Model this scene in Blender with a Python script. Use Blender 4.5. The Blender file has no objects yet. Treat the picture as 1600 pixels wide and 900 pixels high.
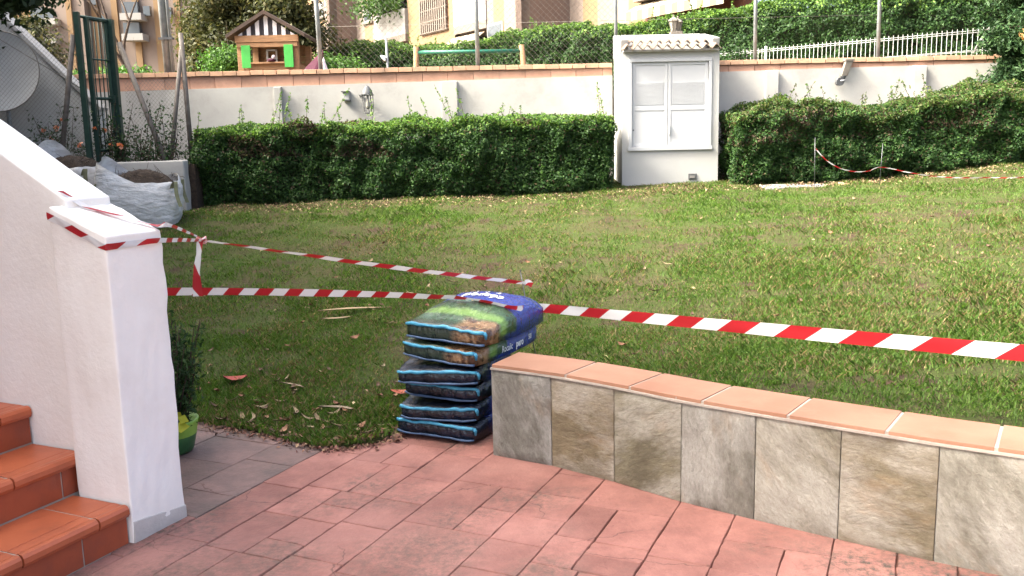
import bpy, bmesh, math, random
import numpy as np
from mathutils import Vector, Matrix
random.seed(7); rng = np.random.default_rng(7)
R = math.radians
S = bpy.context.scene
COL = S.collection
# ------------------------------------------------------------------ camera
cam = bpy.data.cameras.new('camera'); co = bpy.data.objects.new('camera', cam); COL.objects.link(co)
pit = math.atan(229/1400); rol = R(1.24)
fw = Vector((0, math.cos(pit), -math.sin(pit))); r0 = Vector((1, 0, 0)); u0 = Vector((0, math.sin(pit), math.cos(pit)))
rt = r0*math.cos(rol) - u0*math.sin(rol); up = u0*math.cos(rol) + r0*math.sin(rol)
m = Matrix((rt, up, -fw)).transposed().to_4x4(); m.translation = (0, 0, 1.6)
co.matrix_world = m
cam.sensor_width = 36; cam.lens = 31.5; cam.clip_start = .05; cam.clip_end = 500
S.camera = co
# ------------------------------------------------------------------ light
SUN_EL, SUN_AZ = R(46), math.atan2(-.965, -.24)      # azimuth of the sun as atan2(x, y)
to_sun = Vector((math.sin(SUN_AZ)*math.cos(SUN_EL), math.cos(SUN_AZ)*math.cos(SUN_EL), math.sin(SUN_EL)))
w = bpy.data.worlds.new('World'); S.world = w; w.use_nodes = True
nt = w.node_tree; bg = nt.nodes['Background']
sky = nt.nodes.new('ShaderNodeTexSky'); sky.sky_type = 'NISHITA'; sky.sun_disc = False
sky.sun_elevation = SUN_EL; sky.sun_rotation = SUN_AZ; sky.dust_density = 8.0; sky.air_density = .35; sky.ozone_density = 0.
nt.links.new(sky.outputs[0], bg.inputs[0]); bg.inputs[1].default_value = .15
sl = bpy.data.lights.new('sun', 'SUN'); sl.energy = 1.15; sl.angle = R(10); sl.color = (1, .94, .85)
so = bpy.data.objects.new('sun', sl); COL.objects.link(so); so.rotation_euler = (-to_sun).to_track_quat('-Z', 'Y').to_euler()
S.view_settings.view_transform = 'Standard'; S.view_settings.look = 'None'
S.view_settings.exposure = 3.0; S.view_settings.use_white_balance = True; S.view_settings.white_balance_temperature = 6600; S.view_settings.white_balance_tint = 2; S.view_settings.gamma = 1
# ------------------------------------------------------------------ helpers
ORG = {}
def tag(o, label=None, cat=None, group=None, kind=None):
    if label: o['label'] = label
    if cat: o['category'] = cat
    if group: o['group'] = group
    if kind: o['kind'] = kind
    return o
def thing(name, label, cat, loc=(0, 0, 0), rz=0, group=None):
    o = bpy.data.objects.new(name, None); COL.objects.link(o); o.location = loc; o.rotation_euler = (0, 0, rz)
    o.empty_display_size = .1
    ORG[o] = Vector(loc); return tag(o, label, cat, group)
def link(name, me, mat=None, parent=None, loc=(0, 0, 0), rot=(0, 0, 0), scale=(1, 1, 1)):
    """object in the parent's own coordinates"""
    o = bpy.data.objects.new(name, me); COL.objects.link(o)
    if mat and not me.materials: me.materials.append(mat)
    o.parent = parent; o.location = loc; o.rotation_euler = rot; o.scale = scale
    return o
def mk(V, Fs, smooth=False):
    me = bpy.data.meshes.new('m'); me.from_pydata([tuple(v) for v in V], [], Fs); me.update()
    if smooth: me.polygons.foreach_set('use_smooth', [True]*len(me.polygons))
    return me
def obj(name, V, Fs, mat, parent=None, smooth=False):
    """world coordinates: the parent's origin (parents here carry no rotation) is taken off"""
    o = link(name, mk(V, Fs, smooth), mat, parent)
    if parent is not None: ORG[o] = ORG[parent]; o.location = -ORG[parent] if parent.parent is None else (0, 0, 0)
    return o
class MB:
    def __init__(s): s.V = []; s.F = []
    def add(s, V, Fs):
        n = len(s.V); s.V += [tuple(v) for v in V]; s.F += [tuple(i+n for i in f) for f in Fs]; return s
    def box(s, c, d, rz=0, M=None):
        x, y, z = d[0]/2, d[1]/2, d[2]/2; cs, sn = math.cos(rz), math.sin(rz)
        P = []
        for i in (-1, 1):
            for j in (-1, 1):
                for k in (-1, 1):
                    a, b = i*x, j*y
                    P.append((c[0]+a*cs-b*sn, c[1]+a*sn+b*cs, c[2]+k*z))
        return s.add(P, [(0, 1, 3, 2), (4, 6, 7, 5), (0, 4, 5, 1), (2, 3, 7, 6), (0, 2, 6, 4), (1, 5, 7, 3)])
    def hexa(s, P):   # 8 corners: bottom 4 ccw, top 4 ccw
        return s.add(P, [(3, 2, 1, 0), (4, 5, 6, 7), (0, 1, 5, 4), (1, 2, 6, 5), (2, 3, 7, 6), (3, 0, 4, 7)])
    def tube(s, pts, rad, n=8, cap=True):
        pts = [Vector(p) for p in pts]
        if not hasattr(rad, '__len__'): rad = [rad]*len(pts)
        rings = []; ref = None
        for i, p in enumerate(pts):
            t = (pts[min(i+1, len(pts)-1)] - pts[max(i-1, 0)]).normalized()
            if ref is None: ref = Vector((1, 0, 0)) if abs(t.x) < .9 else Vector((0, 1, 0))
            b = (ref - t*ref.dot(t)).normalized(); ref = b; c = t.cross(b)
            rings.append([p + b*rad[i]*math.cos(2*math.pi*k/n) + c*rad[i]*math.sin(2*math.pi*k/n) for k in range(n)])
        V = [v for r in rings for v in r]; Fs = []
        for i in range(len(pts)-1):
            for k in range(n):
                Fs.append((i*n+k, i*n+(k+1) % n, (i+1)*n+(k+1) % n, (i+1)*n+k))
        if cap: Fs += [tuple(range(n))[::-1], tuple((len(pts)-1)*n+k for k in range(n))]
        return s.add(V, Fs)
    def lathe(s, c, prof, n=12):
        V = [(c[0]+r*math.cos(2*math.pi*k/n), c[1]+r*math.sin(2*math.pi*k/n), c[2]+z) for r, z in prof for k in range(n)]
        Fs = [(i*n+k, i*n+(k+1) % n, (i+1)*n+(k+1) % n, (i+1)*n+k) for i in range(len(prof)-1) for k in range(n)]
        return s.add(V, Fs)
    def prism(s, poly, y0, y1):   # poly in (x,z)
        n = len(poly); V = [(x, y0, z) for x, z in poly] + [(x, y1, z) for x, z in poly]
        return s.add(V, [tuple(range(n)), tuple(range(2*n-1, n-1, -1))] + [(i, i+n, (i+1) % n+n, (i+1) % n) for i in range(n)])
    def build(s, name, mat, parent=None, smooth=False, bevel=0):
        o = obj(name, s.V, s.F, mat, parent, smooth)
        if bevel:
            bm = bmesh.new(); bm.from_mesh(o.data)
            bmesh.ops.recalc_face_normals(bm, faces=bm.faces)
            es = [e for e in bm.edges if e.is_manifold and e.calc_face_angle(0) > .5]
            bmesh.ops.bevel(bm, geom=es, offset=bevel, segments=2, profile=.6, affect='EDGES')
            bm.to_mesh(o.data); bm.free()
        else:
            bm = bmesh.new(); bm.from_mesh(o.data); bmesh.ops.recalc_face_normals(bm, faces=bm.faces); bm.to_mesh(o.data); bm.free()
        if smooth: o.data.polygons.foreach_set('use_smooth', [True]*len(o.data.polygons))
        return o
def box(name, c, d, mat, parent=None, rz=0, bevel=0): return MB().box(c, d, rz).build(name, mat, parent, bevel=bevel)
def tube(name, pts, r, mat, parent=None, n=8): return MB().tube(pts, r, n).build(name, mat, parent, smooth=True)
def fast_mesh(V, quads, cols=None, smooth=False):
    """V (N,3), quads (M,k) numpy"""
    me = bpy.data.meshes.new('m'); k = quads.shape[1]; M = len(quads)
    me.vertices.add(len(V)); me.vertices.foreach_set('co', np.ascontiguousarray(V, dtype=np.float32).ravel())
    me.loops.add(M*k); me.loops.foreach_set('vertex_index', quads.ravel().astype(np.int32))
    me.polygons.add(M); me.polygons.foreach_set('loop_start', np.arange(M, dtype=np.int32)*k)
    me.update(calc_edges=True)
    if cols is not None:
        at = me.color_attributes.new('Col', 'FLOAT_COLOR', 'POINT')
        c = np.ones((len(V), 4), np.float32); c[:, :3] = cols; at.data.foreach_set('color', c.ravel())
    if smooth: me.polygons.foreach_set('use_smooth', np.ones(M, bool))
    me.validate(); return me
# smooth pseudo noise for numpy
_ph = rng.uniform(0, 6.28, (6, 24)); _dir = rng.normal(size=(24, 3))
def nz(P, sc=1., k=0):
    P = np.asarray(P, float)*sc
    if P.shape[1] == 2: P = np.c_[P, np.zeros(len(P))]
    t = np.zeros(len(P))
    for i in range(24):
        f = 1+.14*i
        t += np.sin(P@(_dir[i]*f)+_ph[k % 6, i])/f**.6
    return t/4.2
# ------------------------------------------------------------------ materials
def srgb(r, g, b): return tuple(((c/255+.055)/1.055)**2.4 if c > 10 else c/255/12.92 for c in (r, g, b))
class N:
    def __init__(s, name):
        s.m = bpy.data.materials.new(name); s.m.use_nodes = True; s.t = s.m.node_tree; s.b = s.t.nodes['Principled BSDF']
    def n(s, ty, **kw):
        x = s.t.nodes.new('ShaderNode'+ty)
        for k, v in kw.items(): setattr(x, k, v)
        return x
    def l(s, a, b): s.t.links.new(a, b)
    def pos(s, kind='world', scale=None):
        o = s.n('NewGeometry').outputs['Position'] if kind == 'world' else s.n('TexCoord').outputs['Object']
        if scale:
            mp = s.n('Mapping'); mp.inputs['Scale'].default_value = scale; s.l(o, mp.inputs[0]); o = mp.outputs[0]
        return o
    def noise(s, vec, sc, det=5, rough=.6, lo=.35, hi=.65):
        x = s.n('TexNoise'); x.inputs['Scale'].default_value = sc; x.inputs['Detail'].default_value = det; x.inputs['Roughness'].default_value = rough
        s.l(vec, x.inputs['Vector'])
        mr = s.n('MapRange'); mr.inputs[1].default_value = lo; mr.inputs[2].default_value = hi; s.l(x.outputs[0], mr.inputs[0])
        return mr.outputs[0]
    def mix(s, f, a, b, mode='MIX'):
        x = s.n('Mix', data_type='RGBA', blend_type=mode)
        for sock, v in ((x.inputs[0], f), (x.inputs[6], a), (x.inputs[7], b)):
            if isinstance(v, (int, float)): sock.default_value = v
            elif isinstance(v, tuple): sock.default_value = (*v, 1)
            else: s.l(v, sock)
        return x.outputs[2]
    def math(s, op, a, b=0.):
        x = s.n('Math', operation=op)
        for sock, v in ((x.inputs[0], a), (x.inputs[1], b)):
            if isinstance(v, (int, float)): sock.default_value = v
            else: s.l(v, sock)
        return x.outputs[0]
    def bump(s, h, st=.3, dist=.01):
        x = s.n('Bump'); x.inputs['Strength'].default_value = st; x.inputs['Distance'].default_value = dist
        s.l(h, x.inputs['Height']); s.l(x.outputs[0], s.b.inputs['Normal'])
    def done(s, col, rough=.8, spec=.3):
        if isinstance(col, tuple): s.b.inputs['Base Color'].default_value = (*col, 1)
        else: s.l(col, s.b.inputs['Base Color'])
        s.b.inputs['Roughness'].default_value = rough; s.b.inputs['Specular IOR Level'].default_value = spec
        return s.m
def simple(name, c1, c2=None, sc=4., rough=.75, bump=.25, bsc=60., bd=.004, spec=.3, kind='world', objvar=0., stain=None, ssc=1.5, stretch=None, metal=0):
    """two-tone noise material; c2 second tone, stain = (colour, amount)"""
    s = N(name); p = s.pos(kind, stretch)
    col = s.mix(s.noise(p, sc), c1, c2 or tuple(x*.8 for x in c1))
    if objvar:
        oi = s.n('ObjectInfo'); f = s.math('ADD', s.math('MULTIPLY', oi.outputs['Random'], 2*objvar), 1-objvar)
        h = s.n('HueSaturation'); s.l(col, h.inputs['Color']); s.l(f, h.inputs['Value']); col = h.outputs[0]
    if stain: col = s.mix(s.math('MULTIPLY', s.noise(p, ssc, 8, .7, .5, .72), stain[1]), col, stain[0])
    if bump: s.bump(s.noise(p, bsc, 4, .6, 0, 1), bump, bd)
    s.b.inputs['Metallic'].default_value = metal
    return s.done(col, rough, spec)
M = {}
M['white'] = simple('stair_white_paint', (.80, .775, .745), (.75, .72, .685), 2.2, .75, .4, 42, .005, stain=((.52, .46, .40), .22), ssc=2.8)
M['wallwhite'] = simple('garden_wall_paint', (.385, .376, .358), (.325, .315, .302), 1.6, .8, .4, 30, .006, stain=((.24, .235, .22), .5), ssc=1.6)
M['cabwhite'] = simple('cabinet_paint', (.40, .40, .398), (.365, .365, .362), 1.8, .7, .3, 40, .004, stain=((.5, .46, .4), .15))
M['shutter'] = simple('white_painted_metal', (.40, .41, .432), (.375, .385, .405), 3, .4, .05)
M['cement'] = simple('grey_cement', (.47, .44, .42), (.38, .355, .34), 8, .9, .5, 80, .004)
M['brick'] = simple('wall_block', (.47, .275, .20), (.40, .225, .16), 5, .85, .4, 70, .004, objvar=.14, stain=((.20, .13, .10), .5), ssc=3)
M['coping'] = simple('coping_brick', (.52, .31, .20), (.40, .25, .17), 6, .85, .4, 70, .004, objvar=.14, stain=((.13, .105, .085), .75), ssc=4)
M['mortar'] = simple('mortar', (.28, .21, .17), (.18, .14, .12), 10, .9, .4, 60)
M['grout'] = simple('grout', (.36, .32, .28), (.28, .245, .215), 12, .9, .3, 90)
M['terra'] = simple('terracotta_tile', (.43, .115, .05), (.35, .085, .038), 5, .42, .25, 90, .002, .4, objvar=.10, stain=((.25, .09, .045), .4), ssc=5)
M['terra_riser'] = simple('riser_tile', (.31, .07, .03), (.24, .052, .024), 5, .45, .25, 90, .002, .4, objvar=.10, stain=((.18, .06, .04), .4), ssc=5)  # darker copy of the terracotta: shade of the risers put into the colour
M['copingtile'] = simple('wall_top_tile', (.30, .165, .11), (.25, .125, .08), 2.6, .6, .2, 90, .002, objvar=.09, stain=((.36, .19, .13), .45), ssc=6)
M['green_metal'] = simple('green_metal', (.018, .045, .034), (.012, .03, .024), 9, .5, .15, 80)
M['grey_metal'] = simple('galvanised', (.27, .29, .30), (.19, .205, .21), 9, .5, .1, 60, metal=.5)
M['rusty'] = simple('weathered_pipe', (.14, .125, .115), (.09, .075, .065), 12, .7, .3, 60)
M['wire'] = simple('wire', (.20, .185, .165), None, 3, .6, 0, metal=.2)
M['whitewire'] = simple('white_fence_paint', (.52, .53, .52), None, 3, .5, 0)
M['wood'] = simple('wood', (.27, .155, .08), (.18, .10, .055), 7, .75, .4, 40, stretch=(1, 1, 8))
M['darkwood'] = simple('dark_wood', (.055, .032, .024), (.03, .02, .016), 7, .7, .3, 40)
M['whiteboard'] = simple('white_board', (.72, .72, .76), None, 5, .7, .1)
M['blackboard'] = simple('black_board', (.03, .028, .035), None, 5, .7, .1)
M['shutter_green'] = simple('green_shutter', (.045, .30, .055), (.04, .24, .045), 6, .6, .2)
M['barpaint'] = simple('green_bar', (.02, .13, .085), None, 6, .45, 0)
M['soil'] = simple('soil', (.055, .038, .027), (.028, .02, .015), 22, .95, 1., 40, .03)
M['core'] = simple('twigs', (.022, .026, .014), (.012, .012, .008), 20, .95, .6, 30, .03)  # near-black fill for hedge insides, the shade among twigs put into it
M['bark'] = simple('bark', (.075, .052, .038), (.04, .028, .022), 14, .9, .8, 30, .02)
M['dishgrey'] = simple('dish_grey', (.45, .455, .45), (.38, .385, .38), 3, .6, .1)
M['greyrender'] = simple('grey_render', (.46, .46, .445), (.40, .40, .385), 1.5, .85, .4, 30, .006, stain=((.2, .195, .18), .35))
M['lampgrey'] = simple('lamp_metal', (.10, .105, .11), (.06, .06, .065), 14, .5, .2, 60)
M['concrete'] = simple('concrete', (.20, .19, .185), (.14, .135, .13), 7, .9, .4, 60)
M['ground'] = simple('bare_ground', (.19, .135, .085), (.12, .09, .05), 1.2, .95, .6, 20, .02)
def glassmat(name, c, rough=.1):
    s = N(name); return s.done(c, rough, .6)
M['glass'] = glassmat('dark_window', (.05, .06, .07)); M['lampglass'] = glassmat('lamp_glass', (.22, .21, .185), .25)
# leaves: colour per leaf, a little light through
def leafmat(name, trans=.28, rough=.58):
    s = N(name); a = s.n('Attribute', attribute_name='Col'); s.done(a.outputs['Color'], rough, .22)
    t = s.n('BsdfTranslucent'); h = s.n('HueSaturation'); h.inputs['Value'].default_value = 1.5; h.inputs['Saturation'].default_value = 1.1
    s.l(a.outputs['Color'], h.inputs['Color']); s.l(h.outputs[0], t.inputs[0])
    mx = s.n('MixShader'); mx.inputs[0].default_value = trans
    s.l(s.b.outputs[0], mx.inputs[1]); s.l(t.outputs[0], mx.inputs[2])
    s.l(mx.outputs[0], s.t.nodes['Material Output'].inputs['Surface']); return s.m
M['leaf'] = leafmat('leaves'); M['grass'] = leafmat('grass_blades', .3, .6); M['needle'] = leafmat('needles', .12, .6)
def litmat(name):
    s = N(name); a = s.n('Attribute', attribute_name='Col'); return s.done(a.outputs['Color'], .7, .3)
M['litter'] = litmat('dry_leaf')
# paver: colour from position, worn grey-black patches
def pavermat(name, c1, c2, worn):
    s = N(name); p = s.pos()
    col = s.mix(s.noise(p, 3.2, 8, .7, .38, .62), c1, tuple(v*.82 for v in c2)); col = s.mix(s.math('MULTIPLY', s.noise(p, 16, 6, .7, .45, .7), .4), col, tuple(v*.7 for v in c2))
    wv_ = s.n('TexVoronoi', feature='DISTANCE_TO_EDGE'); wv_.inputs['Scale'].default_value = 1.7; wp = s.n('TexNoise'); wp.inputs['Scale'].default_value = 6; wp.inputs['Detail'].default_value = 5; s.l(p, wp.inputs['Vector']); wm_ = s.mix(.14, p, wp.outputs['Color']); s.l(wm_, wv_.inputs['Vector'])
    crk = s.math('MULTIPLY', s.math('LESS_THAN', wv_.outputs['Distance'], .0035), s.noise(p, 1.7, 2, .5, .52, .58)); col = s.mix(s.math('MULTIPLY', crk, .75), col, (.09, .045, .035))
    oi = s.n('ObjectInfo'); h = s.n('HueSaturation'); s.l(col, h.inputs['Color'])
    s.l(s.math('ADD', s.math('MULTIPLY', oi.outputs['Random'], .30), .84), h.inputs['Value']); col = h.outputs[0]
    col = s.mix(s.math('MULTIPLY', s.noise(p, 1.1, 4, .55, .46, .66), .38), col, tuple(min(1, x*1.28+.05) for x in c1))
    fine = s.noise(p, 30, 9, .8, .44, .60); big = s.noise(p, 1.0, 5, .65, .50, .63)
    col = s.mix(s.math('MULTIPLY', s.math('MULTIPLY', fine, big), worn), col, (.075, .062, .05))
    for cx_, cy_, rd_ in ((-.42, 3.28, .40), (-.95, 3.30, .30), (.1, 3.15, .22), (-1.25, 3.15, .25)):
        dd_ = s.n('VectorMath', operation='DISTANCE'); s.l(p, dd_.inputs[0]); dd_.inputs[1].default_value = (cx_, cy_, 0); mr_ = s.n('MapRange', interpolation_type='SMOOTHSTEP'); mr_.inputs[1].default_value = rd_; mr_.inputs[2].default_value = rd_*.25; s.l(dd_.outputs['Value'], mr_.inputs[0])
        col = s.mix(s.math('MULTIPLY', s.math('MULTIPLY', mr_.outputs[0], s.noise(p, 24, 9, .8, .42, .58)), .62), col, (.085, .07, .055))
    col = s.mix(s.math('MULTIPLY', s.noise(p, 75, 3, .6, .66, .72), .55), col, (.10, .07, .055))
    h1 = s.math('ADD', s.math('MULTIPLY', s.noise(p, 9, 5, .6, 0, 1), .6), s.math('MULTIPLY', s.noise(p, 60, 4, .6, 0, 1), .35))
    s.bump(h1, .7, .016); return s.done(col, .72, .3)
M['paver'] = pavermat('stamped_red', (.285, .130, .108), (.235, .102, .085), 1.)
M['paver_old'] = pavermat('stamped_mauve', (.19, .118, .106), (.125, .09, .082), .75)
M['joint'] = simple('paving_joint', (.20, .092, .07), (.10, .055, .043), 9, .95, .5, 60)
# slate tile: colour from the object, streaks
def slatemat():
    s = N('slate'); oi = s.n('ObjectInfo'); p = s.pos('obj')
    ad = s.n('VectorMath', operation='ADD'); s.l(p, ad.inputs[0]); mu = s.n('VectorMath', operation='SCALE'); mu.inputs[0].default_value = (37, 11, 23)
    s.l(oi.outputs['Random'], mu.inputs['Scale']); s.l(mu.outputs[0], ad.inputs[1])
    rm = s.n('Mapping'); s.l(ad.outputs[0], rm.inputs[0])
    cb = s.n('CombineXYZ'); s.l(s.math('MULTIPLY', s.math('FRACT', s.math('MULTIPLY', oi.outputs['Random'], 7.77)), 2.2), cb.inputs[1]); s.l(cb.outputs[0], rm.inputs['Rotation'])
    st = s.n('Mapping'); st.inputs['Scale'].default_value = (1.9, 1, .85); s.l(rm.outputs[0], st.inputs[0]); v = st.outputs[0]
    a = s.noise(v, 6, 10, .78, .40, .60); b = s.noise(v, 2.4, 7, .65, .43, .58); c = s.noise(v, 40, 8, .8, .40, .60)
    base = oi.outputs['Color']
    dk = s.mix(1., base, (.50, .48, .45), 'MULTIPLY'); lt = s.mix(.5, base, (.66, .64, .60))
    col = s.mix(a, dk, base); col = s.mix(s.math('MULTIPLY', b, .75), col, lt); col = s.mix(s.math('MULTIPLY', c, .35), dk, col) if False else s.mix(s.math('MULTIPLY', c, .35), col, dk)
    col = s.mix(s.math('MULTIPLY', s.noise(v, 2.6, 5, .6, .56, .74), .45), col, (.36, .215, .10))
    fl_a = s.noise(v, 3.4, 9, .62, .25, .75); lay = s.math('DIVIDE', s.math('FLOOR', s.math('MULTIPLY', fl_a, 9)), 9); col = s.mix(s.math('MULTIPLY', s.math('GREATER_THAN', s.math('FRACT', s.math('MULTIPLY', fl_a, 9)), .93), .35), col, dk)
    s.bump(s.math('ADD', s.math('MULTIPLY', lay, 1.3), s.math('MULTIPLY', c, .35)), .9, .010); return s.done(col, .62, .4)
M['slate'] = slatemat()
def tapemat():
    s = N('barrier_tape'); uv = s.n('UVMap'); sp = s.n('SeparateXYZ'); s.l(uv.outputs[0], sp.inputs[0])
    x = s.math('ADD', s.math('DIVIDE', sp.outputs[0], 1.), s.math('MULTIPLY', sp.outputs[1], -.25))
    fr = s.math('FRACT', x); st = s.math('GREATER_THAN', fr, .5)
    col = s.mix(st, (.62, .61, .62), (.34, .014, .02)); s.done(col, .38, .4)
    t = s.n('BsdfTranslucent'); s.l(col, t.inputs[0]); mx = s.n('MixShader'); mx.inputs[0].default_value = .25
    s.l(s.b.outputs[0], mx.inputs[1]); s.l(t.outputs[0], mx.inputs[2]); s.l(mx.outputs[0], s.t.nodes['Material Output'].inputs['Surface'])
    return s.m
M['tape'] = tapemat()
# ------------------------------------------------------------------ frame of the house: a runs away along the paving, u up the stair
O0 = Vector((-1.575, 3.471, 0)); A = Vector((.41, .912, 0)).normalized(); U = Vector((-A.y, A.x, 0))
def W(u, a, z=0): return O0 + U*u + A*a + Vector((0, 0, z))
RZ = math.atan2(U.y, U.x)            # local x = u
# ------------------------------------------------------------------ lawn height (thin-plate style fit through surveyed points)
_c = np.array([(-4.36, 12.3, .79), (-1.5, 12.3, .84), (1.5, 12.3, .886), (2.9, 12.2, .925), (5.06, 12.2, .955), (6.95, 12.2, 1.16), (-8, 12, .72), (-4, 11, .68), (10, 12, 1.3),
               (-1.86, 5.08, .015), (-1.38, 4.82, .015), (-1.04, 4.59, .015), (-.6, 4.85, .015), (-.1, 5.3, .06), (.1, 4.85, .22), (.62, 4.3, .38), (1.2, 3.85, .42), (2.05, 3.3, .43), (3, 2.6, .43), (-6, 7, .02), (-9, 8.5, .02), (4, 5, .58), (8, 4, .75), (12, 14, 1.5), (-9, 14.5, .8), (0, 14.5, 1.0), (5, 14.5, 1.1)])
_d = np.linalg.norm(_c[:, None, :2]-_c[None, :, :2], axis=2); _n = len(_c)
_A = np.zeros((_n+3, _n+3)); _A[:_n, :_n] = _d - np.eye(_n)*.15; _A[:_n, _n] = 1; _A[:_n, _n+1:] = _c[:, :2]; _A[_n:, :_n] = _A[:_n, _n:].T
_w = np.linalg.solve(_A, np.r_[_c[:, 2], 0, 0, 0])
def hz(P):
    P = np.atleast_2d(np.asarray(P, float))[:, :2]; d = np.linalg.norm(P[:, None]-_c[None, :, :2], axis=2)
    return d@_w[:_n] + _w[_n] + P@_w[_n+1:]
# boundary of the lawn towards paving and low wall (lawn lies on its far side)
FRONT = [(-.118, 4.439), (.179, 4.263), (.462, 4.034), (.729, 3.783), (.999, 3.577), (1.279, 3.372), (1.567, 3.165), (1.87, 2.975), (2.19, 2.80), (2.52, 2.645)]
FR = [Vector((*p, 0)) for p in FRONT]
def fnorm(i):
    t = (FR[min(i+1, len(FR)-1)]-FR[max(i-1, 0)]).normalized(); return Vector((-t.y, t.x, 0))
FN = [fnorm(i) for i in range(len(FR))]; FN[0] = Vector((.47, .883, 0)).normalized()
EDGE = np.array([(-14, 10.6), (-9, 8.3), (-1.863, 5.083), (-1.62, 4.95), (-1.378, 4.819), (-1.2, 4.70), (-1.044, 4.60), (-.9, 4.58), (-.746, 4.66), (-.66, 4.77), (-.60, 4.86), (-.52, 5.05), (-.30, 5.28), (.02, 5.18), (.10, 4.74)] + [tuple((p+n*.20)[:2]) for p, n in zip(FR[1:], FN[1:])] + [(6, 1.2)])
def sdist(P):
    """signed distance to EDGE, positive on the lawn side (left of the running direction)"""
    P = np.asarray(P, float)[:, :2]; best = np.full(len(P), 1e9); sg = np.ones(len(P))
    for a, b in zip(EDGE[:-1], EDGE[1:]):
        ab = b-a; t = np.clip(((P-a)@ab)/(ab@ab), 0, 1); q = P-(a+t[:, None]*ab); d = np.linalg.norm(q, axis=1)
        cr = ab[0]*(P[:, 1]-a[1])-ab[1]*(P[:, 0]-a[0]); k = d < best-1e-9
        best[k] = d[k]; sg[k] = np.sign(cr[k])
    return best*sg
def lawn_z(P):
    P = np.atleast_2d(np.asarray(P, float))[:, :2]
    return hz(P) + .018*nz(P, 2.6, 1) + .008*nz(P, 8., 2)
def lz(x, y): return float(lawn_z([(x, y)])[0])
# ================================================================== SETTING
gx = np.linspace(-150, 150, 61); gy = np.array([-60, -20, -5, 0, 5, 10, 14.12, 14.16, 20, 30, 50, 80, 120, 200, 400.])
XX, YY = np.meshgrid(gx, gy); V = np.c_[XX.ravel(), YY.ravel(), np.where(YY.ravel() > 14.14, 2.35, -.25)]
nx = len(gx); q = np.array([(j*nx+i, j*nx+i+1, (j+1)*nx+i+1, (j+1)*nx+i) for j in range(len(gy)-1) for i in range(nx-1)])
tag(link('ground', fast_mesh(V, q), M['ground']), kind='structure')
# lawn sheet
def lawnmat():
    s = N('lawn_soil'); p = s.pos()
    g = s.mix(s.noise(p, 9, 6), (.045, .072, .015), (.07, .088, .026))
    dry = s.mix(s.noise(p, 30, 5), (.092, .086, .038), (.062, .05, .028))
    soil = s.mix(s.noise(p, 22, 6), (.085, .055, .038), (.045, .03, .022))
    col = s.mix(s.noise(p, 1.5, 6, .65, .44, .60), g, dry); col = s.mix(s.noise(p, 2.3, 8, .75, .53, .60), col, soil)
    col = s.mix(s.noise(p, 70, 5, .75, .5, .62), col, (.035, .028, .016)); s.bump(s.noise(p, 45, 6, .7, 0, 1), 1., .03); return s.done(col, .95, .1)
M['lawn'] = lawnmat()
xs = np.arange(-13, 13.01, .075); ys = np.arange(1.6, 14.4, .075); XX, YY = np.meshgrid(xs, ys); P = np.c_[XX.ravel(), YY.ravel()]
sd = sdist(P); z = lawn_z(P); t = np.clip((sd+.07)/.09, 0, 1); z = z*t + (-.14)*(1-t)
nx = len(xs); idx = np.arange(len(P)).reshape(len(ys), nx)
q = np.stack([idx[:-1, :-1], idx[:-1, 1:], idx[1:, 1:], idx[1:, :-1]], -1).reshape(-1, 4); q = q[(sd[q].max(1) > -.12)]
lawn = tag(link('lawn', fast_mesh(np.c_[P, z], q, smooth=True), M['lawn']), kind='structure')
# grass blades
def ingrass(P): return (sdist(P) > -.015) & (P[:, 1] < 13.2) & ~((P[:, 0] > 3.36) & (P[:, 0] < 4.25) & (np.abs(P[:, 1]-12.02) < .2)) & (np.abs(P[:, 0]) < .62*P[:, 1]+.6)
def blades(n, hmin, hmax, wd, ymin, ymax):
    # more blades close by
    Y = ymin + (ymax-ymin)*rng.random(n)**1.25; X = (rng.random(n)*2-1)*(.62*Y+.4); P = np.c_[X, Y]
    P = P[ingrass(P)]
    cov = .45 + .42*nz(P, .9, 0) + .60*nz(P, 2.7, 3) + .45*nz(P, 7, 4)
    P = P[rng.random(len(P)) < np.clip(cov+.12, .10, 1)]; n = len(P)
    dry = np.clip(.42 + .5*nz(P, .75, 5) + .35*nz(P, 3, 2), 0, 1)
    h = (hmin+(hmax-hmin)*rng.random(n)**1.6)*(1+.35*nz(P, 2., 1)); ang = rng.uniform(0, 6.283, n); lean = rng.uniform(.2, 1.15, n)*h
    b = np.c_[P, lawn_z(P)-.004]; wv = np.c_[-np.sin(ang), np.cos(ang), 0*ang]*(wd*(.6+.8*rng.random(n)))[:, None]
    tip = b + np.c_[np.cos(ang)*lean, np.sin(ang)*lean, h]; mid = b + np.c_[np.cos(ang)*lean*.35, np.sin(ang)*lean*.35, h*.62]
    V = np.stack([b-wv, b+wv, mid+wv*.8, tip, mid-wv*.8], 1).reshape(-1, 3); q = np.arange(n*5).reshape(n, 5)
    g1 = np.array([.06, .125, .022]); g2 = np.array([.12, .185, .04]); d1 = np.array([.25, .205, .095]); d2 = np.array([.15, .115, .06])
    r = rng.random((n, 1)); gcol = g1*(1-r)+g2*r; r2 = rng.random((n, 1)); dcol = d1*(1-r2)+d2*r2
    isd = (rng.random(n) < dry*.42)[:, None]; c = np.where(isd, dcol, gcol)*(.8+.4*rng.random((n, 1)))
    return V, q, np.repeat(c, 5, 0)
V1, q1, c1 = blades(430000, .014, .045, .0032, 4.2, 13.2)
V2, q2, c2 = blades(210000, .010, .036, .0024, 3.0, 7.5)
V = np.r_[V1, V2]; q = np.r_[q1, q2+len(V1)]; c = np.r_[c1, c2]
tag(link('grass', fast_mesh(V, q, c), M['grass']), 'short patchy green grass with dry straw over the sloping lawn', 'grass', kind='stuff')
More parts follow.
